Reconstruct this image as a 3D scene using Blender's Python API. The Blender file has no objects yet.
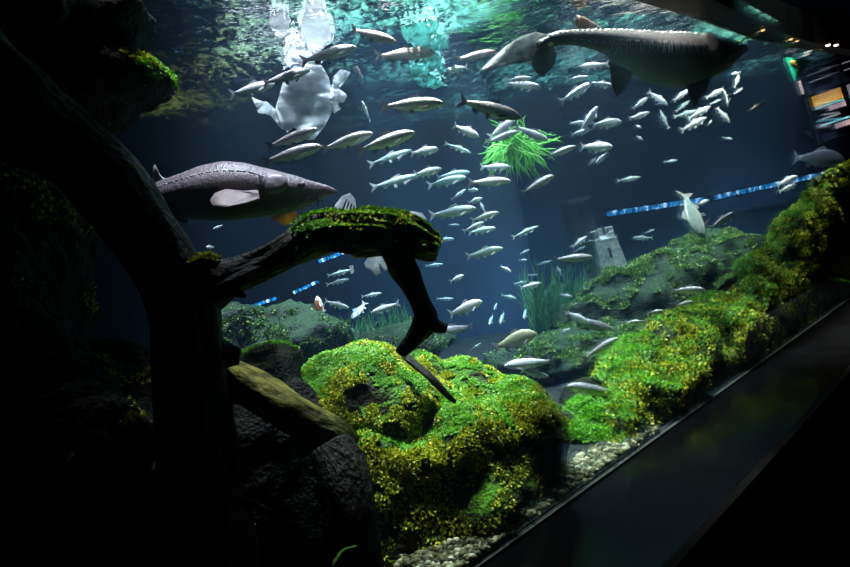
import bpy, bmesh, math, random
import numpy as np
from mathutils import Vector, Matrix, noise as mn
rnd = random.Random(7)
S = bpy.context.scene
COL = S.collection
# ------------------------------------------------------------------ camera
F = 850 * 24 / 36.0
EYE = Vector((0, 0, 1.3)); PITCH = math.radians(2.3); ROLL = math.radians(9.0)
FW = Vector((0, math.cos(PITCH), -math.sin(PITCH)))
R0 = Vector((1, 0, 0)); U0 = R0.cross(FW)
RT = math.cos(ROLL) * R0 - math.sin(ROLL) * U0
UP = math.sin(ROLL) * R0 + math.cos(ROLL) * U0
cam = bpy.data.cameras.new('camera'); cam.lens = 24; cam.sensor_width = 36; cam.clip_start = .02; cam.clip_end = 100
co = bpy.data.objects.new('camera', cam); COL.objects.link(co)
M = Matrix((RT, UP, -FW)).transposed().to_4x4(); M.translation = EYE
co.matrix_world = M; S.camera = co

def P(px, py, D):
    """point of the place seen at pixel (px,py) at distance D north of the visitor"""
    r = FW + RT * ((px - 425) / F) - UP * ((py - 283.5) / F)
    return EYE + r * (D / r.y)
def Pz(px, py, z):
    r = FW + RT * ((px - 425) / F) - UP * ((py - 283.5) / F)
    return EYE + r * ((z - EYE.z) / r.z)
WS = 3.2      # water level
GU = Vector((0.74, 0.673, 0)).normalized()      # the window runs this way
GN = Vector((-GU.y, GU.x, 0))                   # into the tank
GD = 1.70
# ------------------------------------------------------------------ helpers
def tag(o, label=None, cat=None, group=None, kind=None):
    for k, v in (('label', label), ('category', cat), ('group', group), ('kind', kind)):
        if v: o[k] = v
    return o
def link(name, me, m=None, parent=None, loc=None):
    o = bpy.data.objects.new(name, me); COL.objects.link(o)
    if m is not None and me is not None and not me.materials: me.materials.append(m)
    if loc is not None: o.location = loc
    if parent is not None: o.parent = parent
    return o
def empty(name, loc, **k):
    o = bpy.data.objects.new(name, None); COL.objects.link(o); o.location = loc; o.empty_display_size = .05
    tag(o, **k); return o
def mesh(name, v, f, smooth=True):
    me = bpy.data.meshes.new(name); me.from_pydata([tuple(a) for a in v], [], f); me.update()
    if smooth: me.polygons.foreach_set('use_smooth', [True] * len(me.polygons))
    return me
def bm_mesh(name, bm, smooth=False):
    me = bpy.data.meshes.new(name); bm.to_mesh(me); bm.free()
    if smooth: me.polygons.foreach_set('use_smooth', [True] * len(me.polygons))
    return me
def box_bm(bm, c, s, rot=None):
    g = bmesh.ops.create_cube(bm, size=1)
    Mx = Matrix.Translation(c) @ (rot.to_4x4() if rot else Matrix.Identity(4)) @ Matrix.Diagonal((*s, 1))
    bmesh.ops.transform(bm, matrix=Mx, verts=g['verts'])
def baked(o):
    """turn an object's modifiers into its mesh"""
    dg = bpy.context.evaluated_depsgraph_get(); dg.update()
    me = bpy.data.meshes.new_from_object(o.evaluated_get(dg))
    o.modifiers.clear(); old = o.data; o.data = me; bpy.data.meshes.remove(old)
    me.polygons.foreach_set('use_smooth', [True] * len(me.polygons)); return me

# ------------------------------------------------------------------ node materials
def newmat(name):
    m = bpy.data.materials.new(name); m.use_nodes = True; nt = m.node_tree; nt.nodes.clear()
    out = nt.nodes.new('ShaderNodeOutputMaterial'); return m, nt, out
class N:
    def __init__(s, nt): s.nt = nt
    def n(s, t, ins=None, **k):
        x = s.nt.nodes.new('ShaderNode' + t)
        for a, b in k.items(): setattr(x, a, b)
        for a, b in (ins or {}).items():
            i = x.inputs[a]
            if isinstance(b, bpy.types.NodeSocket): s.nt.links.new(b, i)
            else: i.default_value = b
        return x
    def l(s, a, b): s.nt.links.new(a, b)
    def ramp(s, f, stops):
        r = s.n('ValToRGB', {'Fac': f}); e = r.color_ramp.elements
        while len(e) < len(stops): e.new(0.5)
        for i, (p, c) in enumerate(stops):
            e[i].position = p; e[i].color = (*c, 1) if len(c) == 3 else c
        return r.outputs['Color']
    def mix(s, f, a, b):
        m = s.nt.nodes.new('ShaderNodeMix'); m.data_type = 'RGBA'
        for i, v in ((0, f), (6, a), (7, b)):
            if isinstance(v, bpy.types.NodeSocket): s.nt.links.new(v, m.inputs[i])
            else: m.inputs[i].default_value = (*v, 1) if isinstance(v, tuple) and len(v) == 3 else v
        return m.outputs[2]
    def math(s, op, a, b=0.0, clamp=False):
        m = s.n('Math', operation=op, use_clamp=clamp)
        for i, v in ((0, a), (1, b)):
            if isinstance(v, bpy.types.NodeSocket): s.nt.links.new(v, m.inputs[i])
            else: m.inputs[i].default_value = v
        return m.outputs[0]
def simple(name, col, rough=.6, spec=.3, metal=0, emit=None, es=1, noise_amt=.15, nscale=12, bump=0, trans=0):
    m, nt, out = newmat(name); g = N(nt)
    tc = g.n('TexCoord').outputs['Object']
    nz = g.n('TexNoise', {'Vector': tc, 'Scale': nscale, 'Detail': 4.0}).outputs['Fac']
    dark = tuple(c * (1 - 2 * noise_amt) for c in col); lite = tuple(min(1, c * (1 + 2 * noise_amt)) for c in col)
    c = g.ramp(nz, [(.3, dark), (.7, lite)])
    b = g.n('BsdfPrincipled', {'Base Color': c, 'Roughness': rough, 'Specular IOR Level': spec, 'Metallic': metal})
    if emit: b.inputs['Emission Color'].default_value = (*emit, 1); b.inputs['Emission Strength'].default_value = es
    if bump:
        bp = g.n('Bump', {'Height': nz, 'Strength': bump, 'Distance': .02}); g.l(bp.outputs[0], b.inputs['Normal'])
    sh = b.outputs[0]
    if trans:
        t = g.n('BsdfTranslucent', {'Color': c}); mx = g.n('MixShader', {'Fac': trans})
        g.l(sh, mx.inputs[1]); g.l(t.outputs[0], mx.inputs[2]); sh = mx.outputs[0]
    g.l(sh, out.inputs['Surface']); return m

def rock_mat(name, rockc, mossc, mossc2, lo=.1, hi=.6, scale=5.0):
    m, nt, out = newmat(name); g = N(nt)
    pos = g.n('TexCoord').outputs['Object']; geo = g.n('NewGeometry')
    nz = g.n('SeparateXYZ', {0: geo.outputs['True Normal']}).outputs['Z']
    n1 = g.n('TexNoise', {'Vector': pos, 'Scale': scale, 'Detail': 6.0, 'Roughness': .6}).outputs['Fac']
    n2 = g.n('TexNoise', {'Vector': pos, 'Scale': 45.0, 'Detail': 4.0}).outputs['Fac']
    k = g.math('ADD', nz, g.math('MULTIPLY', g.math('SUBTRACT', n1, .5), 1.6))
    k = g.n('MapRange', {'Value': k, 'From Min': lo, 'From Max': hi}).outputs[0]
    rc = g.ramp(n2, [(.3, tuple(c * .5 for c in rockc)), (.7, tuple(c * 1.5 for c in rockc))])
    mc = g.mix(n1, mossc, mossc2)
    mc2 = g.mix(g.math('MULTIPLY', n2, .8), mc, tuple(c * .35 for c in mossc))
    c = g.mix(k, rc, mc2)
    v = g.n('TexVoronoi', {'Vector': pos, 'Scale': 60.0}).outputs['Distance']
    h = g.math('ADD', g.math('MULTIPLY', n2, 1.0), g.math('MULTIPLY', v, .5))
    bp = g.n('Bump', {'Height': h, 'Strength': .8, 'Distance': .02})
    b = g.n('BsdfPrincipled', {'Base Color': c, 'Roughness': .75, 'Specular IOR Level': .25, 'Normal': bp.outputs[0]})
    g.l(b.outputs[0], out.inputs['Surface']); return m
def leaf_mat(name, stops, trans=.35, spec=.3):
    m, nt, out = newmat(name); g = N(nt)
    r = g.n('NewGeometry').outputs['Random Per Island']
    c = g.ramp(r, stops)
    b = g.n('BsdfPrincipled', {'Base Color': c, 'Roughness': .45, 'Specular IOR Level': spec})
    t = g.n('BsdfTranslucent', {'Color': c}); mx = g.n('MixShader', {'Fac': trans})
    g.l(b.outputs[0], mx.inputs[1]); g.l(t.outputs[0], mx.inputs[2]); g.l(mx.outputs[0], out.inputs['Surface']); return m
def bark_mat(name, c1, c2, scale=(30, 30, 3)):
    m, nt, out = newmat(name); g = N(nt)
    uv = g.n('UVMap'); mp = g.n('Mapping', {'Vector': uv.outputs[0], 'Scale': scale})
    a = g.n('TexNoise', {'Vector': mp.outputs[0], 'Scale': 1.0, 'Detail': 6.0}).outputs['Fac']
    c = g.ramp(a, [(.3, c1), (.65, c2)])
    bp = g.n('Bump', {'Height': a, 'Strength': .9, 'Distance': .03})
    b = g.n('BsdfPrincipled', {'Base Color': c, 'Roughness': .6, 'Specular IOR Level': .3, 'Normal': bp.outputs[0]})
    g.l(b.outputs[0], out.inputs['Surface']); return m
def fish_mat(name, back, flank, belly, spots=0, koi=None, zoff=0., zs=7.):
    m, nt, out = newmat(name); g = N(nt)
    pos = g.n('TexCoord').outputs['Object']
    z = g.n('SeparateXYZ', {0: pos}).outputs['Z']
    n = g.n('TexNoise', {'Vector': pos, 'Scale': 9.0, 'Detail': 3.0}).outputs['Fac']
    k = g.math('ADD', g.math('MULTIPLY', g.math('ADD', z, zoff), zs), g.math('MULTIPLY', n, .35))
    c = g.ramp(k, [(.0, belly), (.2, flank), (.75, back)])
    if koi:
        kz = g.n('TexNoise', {'Vector': pos, 'Scale': 5.0, 'Detail': 1.0}).outputs['Fac']
        c = g.mix(g.n('MapRange', {'Value': kz, 'From Min': .48, 'From Max': .52}).outputs[0], c, koi)
    sc = g.n('TexVoronoi', {'Vector': pos, 'Scale': 48.0}).outputs['Distance']
    bp = g.n('Bump', {'Height': sc, 'Strength': .35, 'Distance': .01})
    b = g.n('BsdfPrincipled', {'Base Color': c, 'Roughness': .38, 'Specular IOR Level': .6, 'Metallic': .15, 'Normal': bp.outputs[0]})
    g.l(b.outputs[0], out.inputs['Surface']); return m
# ------------------------------------------------------------------ materials
M_wall = simple('blue_paint', (.022, .062, .125), .7, .2, nscale=.6, noise_amt=.12)
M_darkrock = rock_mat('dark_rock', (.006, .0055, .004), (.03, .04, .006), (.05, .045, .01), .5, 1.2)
M_rock = rock_mat('mossy_rock', (.028, .024, .008), (.07, .26, .006), (.12, .30, .008), .45, .95)
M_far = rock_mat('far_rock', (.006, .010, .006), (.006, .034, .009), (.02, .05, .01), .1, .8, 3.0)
M_bark = bark_mat('bark', (.004, .0035, .002), (.020, .017, .010))
M_yel = bark_mat('pale_bark', (.05, .045, .006), (.42, .38, .05), (14, 14, 2.2))
M_leaf = leaf_mat('moss_leaves', [(0, (.03, .06, .004)), (.3, (.20, .28, .012)), (.65, (.66, .62, .025)), (.9, (.95, .85, .09)), (1, (.4, .55, .04))])
M_leafg = leaf_mat('green_moss', [(0, (.04, .20, .004)), (.5, (.11, .36, .006)), (1, (.26, .54, .015))])
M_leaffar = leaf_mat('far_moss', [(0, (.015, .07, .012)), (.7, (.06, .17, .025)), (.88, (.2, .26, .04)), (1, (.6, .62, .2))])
M_black = simple('black_lacquer', (.004, .004, .005), .16, .16, nscale=3)
M_blackm = simple('black_matte', (.005, .005, .005), .8, .1)
M_sand = simple('tank_bottom', (.012, .014, .012), .8, .2, nscale=5, noise_amt=.3, bump=.5)
M_peb = leaf_mat('pebbles', [(0, (.02, .02, .012)), (.4, (.08, .075, .03)), (.75, (.26, .24, .11)), (1, (.75, .7, .45))], 0)
M_grass = leaf_mat('bright_blades', [(0, (.14, .62, .07)), (.6, (.30, .85, .14)), (1, (.6, .95, .3))], .45)
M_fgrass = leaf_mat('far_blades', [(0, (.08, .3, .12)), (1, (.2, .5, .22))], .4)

def clip_glass(me, mw=None, gap=.03):
    n = len(me.vertices); a = np.empty(n * 3); me.vertices.foreach_get('co', a); a = a.reshape(-1, 3)
    off = np.array(mw.translation) if mw else np.zeros(3)
    w = a + off
    d = w @ np.array(GN) - (GD + gap); bad = d < 0
    w[bad] -= np.outer(d[bad], np.array(GN)) * .999
    w[:, 2] = np.maximum(w[:, 2], -.3)
    a = w - off; me.vertices.foreach_set('co', a.ravel()); me.update()

def rock(name, blobs, mat, vox=.035, disp=((.5, .22), (.16, .07), (.05, .02)), clip=True, parent=None, **k):
    bm = bmesh.new(); c0 = P(*blobs[0][:3])
    for b in blobs:
        px, py, D, rx, ry, rz = b[:6]; ang = math.radians(b[6]) if len(b) > 6 else 0
        c = P(px, py, D) - c0
        g = bmesh.ops.create_icosphere(bm, subdivisions=4, radius=1)
        s = D / F
        Mx = Matrix.Translation(c) @ Matrix.Rotation(-ang, 4, 'Y') @ Matrix.Diagonal((rx * s, ry, rz * s, 1))
        bmesh.ops.transform(bm, matrix=Mx, verts=g['verts'])
    me = bm_mesh(name, bm)
    o = link(name, me, mat, parent, c0)
    r = o.modifiers.new('r', 'REMESH'); r.mode = 'VOXEL'; r.voxel_size = vox
    for i, (sz, st) in enumerate(disp):
        if sz < .1:
            sb = o.modifiers.new('s', 'SUBSURF'); sb.levels = 1; sb.render_levels = 1
        t = bpy.data.textures.new('t', 'CLOUDS'); t.noise_scale = sz; t.noise_depth = 2
        d = o.modifiers.new('d', 'DISPLACE'); d.texture = t; d.strength = st; d.texture_coords = 'GLOBAL'; d.mid_level = .5
    baked(o)
    if clip: clip_glass(o.data, Matrix.Translation(c0))
    if not o.data.materials: o.data.materials.append(mat)
    tag(o, **k); return o

def scatter(o, name, mat, n, size, keep, seed=1, kind='stuff', lift=.004, curl=.5, asp=1.0, tilt=.7):
    """little leaves growing on the object's surface, as one mesh part of it"""
    me = o.data; me.calc_loop_triangles(); T = len(me.loop_triangles)
    tv = np.empty(T * 3, dtype=np.int64); me.loop_triangles.foreach_get('vertices', tv); tv = tv.reshape(-1, 3)
    co_ = np.empty(len(me.vertices) * 3); me.vertices.foreach_get('co', co_); co_ = co_.reshape(-1, 3)
    a, b, c = co_[tv[:, 0]], co_[tv[:, 1]], co_[tv[:, 2]]
    nr = np.cross(b - a, c - a); ar = np.linalg.norm(nr, axis=1); nr /= ar[:, None] + 1e-12
    rg = np.random.default_rng(seed)
    cen = (a + b + c) / 3 + np.array(o.matrix_world.translation if o.parent is None else o.location)
    w = ar * keep(cen, nr)
    if w.sum() <= 0: return None
    idx = rg.choice(T, n, p=w / w.sum())
    u, v = rg.random(n), rg.random(n); s = u + v > 1; u[s], v[s] = 1 - u[s], 1 - v[s]
    p = a[idx] + (b - a)[idx] * u[:, None] + (c - a)[idx] * v[:, None]; nn = nr[idx]
    p = p + nn * lift
    d = rg.normal(size=(n, 3)); d -= nn * (d * nn).sum(1)[:, None] * (1 - 0); d /= np.linalg.norm(d, axis=1)[:, None]
    d = d + nn * rg.random((n, 1)) * tilt * 1.6; d /= np.linalg.norm(d, axis=1)[:, None]
    q = np.cross(nn, d); q /= np.linalg.norm(q, axis=1)[:, None] + 1e-9
    L = (size * (.5 + rg.random(n)))[:, None]; W = L * .38 * asp
    bend = nn * L * curl * (rg.random((n, 1)) - .3)
    v0 = p; v1 = p + d * L * .5 + q * W; v2 = p + d * L + bend; v3 = p + d * L * .5 - q * W
    V = np.stack([v0, v1, v2, v3], 1).reshape(-1, 3)
    i = np.arange(n) * 4
    fc = np.concatenate([np.stack([i, i + 1, i + 2], 1), np.stack([i, i + 2, i + 3], 1)])
    m2 = bpy.data.meshes.new(name); m2.vertices.add(len(V)); m2.vertices.foreach_set('co', V.ravel())
    m2.loops.add(len(fc) * 3); m2.loops.foreach_set('vertex_index', fc.ravel().astype(np.int32))
    m2.polygons.add(len(fc)); m2.polygons.foreach_set('loop_start', np.arange(len(fc), dtype=np.int32) * 3)
    m2.update(calc_edges=True)
    ch = link(name, m2, mat, o); tag(ch, kind=kind); return ch
def vn(c, s, seed=0):
    q = c * s + seed * 7.3; i = np.floor(q).astype(np.int64); f = q - i; f = f * f * (3 - 2 * f); r = 0
    for dx in (0, 1):
        for dy in (0, 1):
            for dz in (0, 1):
                h = ((i[:, 0] + dx) * 73856093 ^ (i[:, 1] + dy) * 19349663 ^ (i[:, 2] + dz) * 83492791) & 0xffffff
                h = ((h * 2654435761) & 0xffffffff) / 4294967296.0
                r = r + h * (f[:, 0] if dx else 1 - f[:, 0]) * (f[:, 1] if dy else 1 - f[:, 1]) * (f[:, 2] if dz else 1 - f[:, 2])
    return r
def nz3(c, s, off=0.):
    # cheap smooth pattern for moss patches
    x, y, z = c[:, 0] * s + off, c[:, 1] * s + off * 1.7, c[:, 2] * s
    return (np.sin(x * 2.1 + 1.3 * np.sin(y * 1.7)) + np.sin(z * 2.7 + 1.1 * np.sin(x * 1.3 + 2)) + np.sin(y * 2.3 + z * 1.9)) / 3

def tube(name, pts, rad, mat, parent=None, sides=28, ridge=.10, lump=.12, seed=0, step=.02, base=None, close=True):
    """a gnarled round limb through world points pts with radii rad"""
    P_ = [Vector(p) for p in pts]; n = len(P_)
    def cr(a, b, c, d, t): return .5 * ((2 * b) + (c - a) * t + (2 * a - 5 * b + 4 * c - d) * t * t + (3 * b - a - 3 * c + d) * t ** 3)
    C, Rr = [], []
    for i in range(n - 1):
        a, b, c, d = P_[max(i - 1, 0)], P_[i], P_[i + 1], P_[min(i + 2, n - 1)]
        ra, rb, rc, rd = rad[max(i - 1, 0)], rad[i], rad[i + 1], rad[min(i + 2, n - 1)]
        k = max(2, int((c - b).length / step))
        for j in range(k):
            C.append(cr(a, b, c, d, j / k)); Rr.append(max(.002, cr(ra, rb, rc, rd, j / k)))
    C.append(P_[-1]); Rr.append(rad[-1])
    o0 = base if base is not None else (C[len(C) // 2] if parent is None else Vector((0, 0, 0)))
    V, uv = [], []; up = Vector((0, 1, 0)); s = 0
    for i, c in enumerate(C):
        t = (C[min(i + 1, len(C) - 1)] - C[max(i - 1, 0)]).normalized()
        x = up.cross(t).normalized() if abs(up.dot(t)) < .98 else Vector((1, 0, 0)).cross(t).normalized(); y = t.cross(x)
        if i: s += (C[i] - C[i - 1]).length
        for j in range(sides):
            th = 2 * math.pi * j / sides
            q = Vector((math.cos(th) * 2.2 + seed, math.sin(th) * 2.2, s * 1.6))
            r = Rr[i] * (1 + lump * mn.noise(Vector((math.cos(th) + seed, math.sin(th), s * 3))) * 2 + ridge * mn.noise(q * 2.2) + ridge * .6 * mn.noise(q * 5))
            V.append(c + (x * math.cos(th) + y * math.sin(th)) * r - o0); uv.append((th / 6.283, s))
    f = []; m = len(C)
    for i in range(m - 1):
        for j in range(sides):
            k = (j + 1) % sides
            f.append((i * sides + j, i * sides + k, (i + 1) * sides + k, (i + 1) * sides + j))
    V.append(C[0] - o0); V.append(C[-1] - o0); uv += [(0, 0), (0, s)]
    for j in range(sides):
        k = (j + 1) % sides
        f.append((len(V) - 2, k, j)); f.append((len(V) - 1, (m - 1) * sides + j, (m - 1) * sides + k))
    me = mesh(name, V, f); ul = me.uv_layers.new(name='UVMap')
    for lp in me.loops: ul.data[lp.index].uv = uv[lp.vertex_index]
    return link(name, me, mat, parent, o0 if parent is None else None)

# ------------------------------------------------------------------ setting
def plane_pts(name, pts, mat, kind='structure', flip=False):
    me = mesh(name, pts, [tuple(range(len(pts)))[::-1 if flip else 1]], False); o = link(name, me, mat); o['kind'] = kind; return o
YB = 8.8
def gp(t, z=0., off=0.):
    v = GN * (GD + off) + GU * t; v.z = z; return v
A, B = gp(-4.2), gp(11.0)          # two ends of the window line
foot = [A, B, Vector((B.x + .2, YB, 0)), Vector((-6.5, YB, 0)), Vector((-6.5, A.y, 0))]
def prism(name, pts, z0, z1, mat, kind='structure'):
    n = len(pts); V = [(p.x, p.y, z0) for p in pts] + [(p.x, p.y, z1) for p in pts]
    f = [tuple(range(n))[::-1], tuple(range(n, 2 * n))] + [(i, (i + 1) % n, n + (i + 1) % n, n + i) for i in range(n)]
    o = link(name, mesh(name, V, f, False), mat); o['kind'] = kind; return o
prism('floor', [p - Vector((0, 0, 0)) for p in foot], -.35, 0, M_sand)
bk = [Vector((-6.6, YB, 0)), Vector((B.x + .3, YB, 0)), Vector((B.x + .3, YB + .2, 0)), Vector((-6.6, YB + .2, 0))]
prism('wall_back', bk, -.35, 4.4, M_wall)
lf = [Vector((-6.7, A.y - .2, 0)), Vector((-6.5, A.y - .2, 0)), Vector((-6.5, YB, 0)), Vector((-6.7, YB, 0))]
prism('wall_left', lf, -.35, 4.4, M_wall)
ls = [A - GU * .1, A, Vector((-6.5, A.y + .01, 0)), Vector((-6.5, A.y - .2, 0))]
# the parapet below the window with its polished shelf
def bar(name, t0, t1, o0, o1, z0, z1, mat):
    q = [gp(t0, 0, o0), gp(t1, 0, o0), gp(t1, 0, o1), gp(t0, 0, o1)]
    return prism(name, q, z0, z1, mat)
bar('window_sill', -4.2, 11.0, -.62, -.02, -1.3, -.004, M_black)
bar('trim_1', -4.2, 11.0, -.66, -.62, -1.3, .0, M_blackm)
bar('trim_2', -4.2, 11.0, -.012, -.001, -.003, .006, simple('sealant', (.09, .09, .08), .5, .3))
# glass pane
m, nt, out = newmat('window_glass'); g = N(nt)
fr = g.n('Fresnel', {'IOR': 1.25}).outputs[0]
tr = g.n('BsdfTransparent', {'Color': (.97, .99, 1, 1)}); gl = g.n('BsdfGlossy', {'Color': (.6, .7, .8, 1), 'Roughness': .03})
mx = g.n('MixShader', {'Fac': g.math('MULTIPLY', fr, .6)}); g.l(tr.outputs[0], mx.inputs[1]); g.l(gl.outputs[0], mx.inputs[2]); g.l(mx.outputs[0], out.inputs['Surface'])
bar('window_1', -4.2, 11.0, -.018, .0, .0, 4.2, m)
# water: body and surface
m, nt, out = newmat('water_body'); g = N(nt)
va = g.n('VolumeAbsorption', {'Color': (.35, .75, .95, 1), 'Density': .16})
vs = g.n('VolumeScatter', {'Color': (.32, .52, .80, 1), 'Density': .0135, 'Anisotropy': .3})
ad = g.n('AddShader'); g.l(va.outputs[0], ad.inputs[0]); g.l(vs.outputs[0], ad.inputs[1]); g.l(ad.outputs[0], out.inputs['Volume'])
foot2 = [gp(-4.15, 0, .002), gp(10.95, 0, .002), Vector((B.x + .15, YB - .001, 0)), Vector((-6.49, YB - .001, 0)), Vector((-6.49, A.y + .01, 0))]
tank_water = prism('tank_water', foot2, .001, WS - .01, m, 'stuff')
tag(tank_water, 'clear blue water filling the tank behind the window', 'water')
m, nt, out = newmat('water_surface'); g = N(nt)
pos = g.n('TexCoord').outputs['Object']
mp = g.n('Mapping', {'Vector': pos, 'Rotation': (0, 0, .15), 'Scale': (1.0, 1.5, 1)}).outputs[0]
n1 = g.n('TexNoise', {'Vector': mp, 'Scale': 2.2, 'Detail': 3.0, 'Roughness': .5, 'Distortion': .6}).outputs['Fac']
n2 = g.n('TexNoise', {'Vector': mp, 'Scale': 9.0, 'Detail': 2.0, 'Distortion': .4}).outputs['Fac']
h = g.math('ADD', n1, g.math('MULTIPLY', n2, .22))
bp = g.n('Bump', {'Height': h, 'Strength': 1.0, 'Distance': .06}).outputs[0]
fr = g.n('Fresnel', {'IOR': 1.33}).outputs[0]
tr = g.n('BsdfTransparent'); gl = g.n('BsdfGlossy', {'Color': (.93, .97, .95, 1), 'Roughness': .02, 'Normal': bp})
mx = g.n('MixShader', {'Fac': fr}); g.l(tr.outputs[0], mx.inputs[1]); g.l(gl.outputs[0], mx.inputs[2])
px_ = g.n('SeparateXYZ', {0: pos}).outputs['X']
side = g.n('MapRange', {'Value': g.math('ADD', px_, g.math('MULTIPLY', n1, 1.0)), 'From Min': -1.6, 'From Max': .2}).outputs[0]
fc = g.mix(side, (.20, .19, .05), (.05, .17, .14))  # olive and teal mottling paints mirrored rock colours into the surface
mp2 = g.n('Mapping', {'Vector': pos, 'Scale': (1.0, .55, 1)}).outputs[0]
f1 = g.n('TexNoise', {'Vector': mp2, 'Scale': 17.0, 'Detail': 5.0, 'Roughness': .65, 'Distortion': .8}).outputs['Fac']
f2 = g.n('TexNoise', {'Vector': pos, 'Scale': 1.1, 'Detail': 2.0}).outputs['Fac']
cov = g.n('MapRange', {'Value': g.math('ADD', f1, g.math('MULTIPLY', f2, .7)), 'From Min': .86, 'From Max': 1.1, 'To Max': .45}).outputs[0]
mirror_tint = g.n('BsdfTranslucent', {'Color': fc}); m2 = g.n('MixShader', {'Fac': cov}); g.l(mx.outputs[0], m2.inputs[1]); g.l(mirror_tint.outputs[0], m2.inputs[2]); g.l(m2.outputs[0], out.inputs['Surface'])
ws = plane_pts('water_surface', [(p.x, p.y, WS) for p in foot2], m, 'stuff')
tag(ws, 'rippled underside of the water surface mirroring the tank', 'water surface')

# ------------------------------------------------------------------ light
def spot(x, y, z, tx, ty, tz, W, col, ang=70, blend=.6, r=.12):
    l = bpy.data.lights.new('lamp', 'SPOT'); l.energy = W; l.color = col; l.spot_size = math.radians(ang); l.spot_blend = blend; l.shadow_soft_size = r
    o = bpy.data.objects.new('spot_lamp', l); COL.objects.link(o); o.location = (x, y, z)
    o.rotation_euler = (Vector((tx, ty, tz)) - Vector((x, y, z))).to_track_quat('-Z', 'Y').to_euler(); return o
spot(.4, 4.4, 5.4, .4, 3.85, 0, 2600, (.98, 1, .80), 40, 1.)
spot(2.2, 5.4, 5.6, 2.0, 4.7, 0, 4200, (.98, 1, .80), 50, 1.)
spot(3.75, 5.85, 5.6, 4.4, 6.5, .6, 5600, (.98, 1, .82), 60, 1.)
spot(1.0, 5.0, 4.95, 2.75, 5.6, 2.95, 700, (1, .95, 1), 30, 1.)  # added to brighten the big sturgeon's head past the canopy
spot(5.2, 7.3, 5.6, 5.1, 7.4, 1, 2600, (.9, .96, 1), 50, 1.)
spot(.2, 5.0, 5.6, .1, 5.0, 0, 1700, (.90, .94, 1), 62, 1.)
spot(2.2, 6.8, 5.6, 2.0, 6.8, 1, 3300, (.95, .97, 1), 60, 1.)
spot(1.1, 6.1, 5.6, 1.1, 6.1, 1.5, 1500, (1, 1, .95), 34, 1.)
spot(.4, 7.3, 5.6, .2, 7.2, 0, 1300, (.85, .95, 1), 62, 1.)
spot(-.75, 3.3, 5.2, -.85, 3.08, 1.9, 720, (1, .93, 1), 30, 1.)
spot(-1.05, 5.2, 5.4, -1.0, 5.0, 3.1, 1500, (1, .97, 1), 36, 1.)  # added to brighten the bag-like glare sheet
spot(-.75, 4.2, 5.2, -.7, 4.3, 2.4, 1500, (1, .95, 1), 46, 1.)  # added to brighten the white glare sheets near the top
_t = P(160, 70, 2.75)
spot(_t.x + .06, _t.y + .05, 5.2, _t.x + .05, _t.y, _t.z, 420, (1, .97, .8), 12, 1.)
spot(-.18, 3.1, 5.2, -.2, 2.5, 1.5, 900, (1, 1, .85), 15, 1.)
spot(-.25, 5.2, 5.2, -.24, 2.97, 1.4, 900, (1, 1, 1), 12, 1.)  # added from behind to brighten the fins under the branch
spot(.65, 4.8, 5.2, .62, 4.55, 2.85, 3000, (1, .98, .95), 26, 1.)  # added to brighten the big sturgeon's tail
spot(2.2, 5.7, 5.2, 2.2, 5.5, 2.9, 900, (1, .95, 1), 34, 1.)
spot(-2.0, 5.6, 5.6, -1.7, 5.4, 0, 300, (.9, .95, .8), 60, 1.)
w = bpy.data.worlds.new('world'); w.use_nodes = True; w.node_tree.nodes['Background'].inputs[0].default_value = (.0, .0, .0, 1); S.world = w
S.view_settings.view_transform = 'Standard'; S.view_settings.look = 'None'; S.view_settings.exposure = .42; S.view_settings.gamma = 1
S.cycles.use_denoising = True; S.cycles.max_bounces = 8; S.cycles.transparent_max_bounces = 12; S.cycles.volume_bounces = 0
S.cycles.caustics_reflective = False; S.cycles.sample_clamp_indirect = 3

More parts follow.
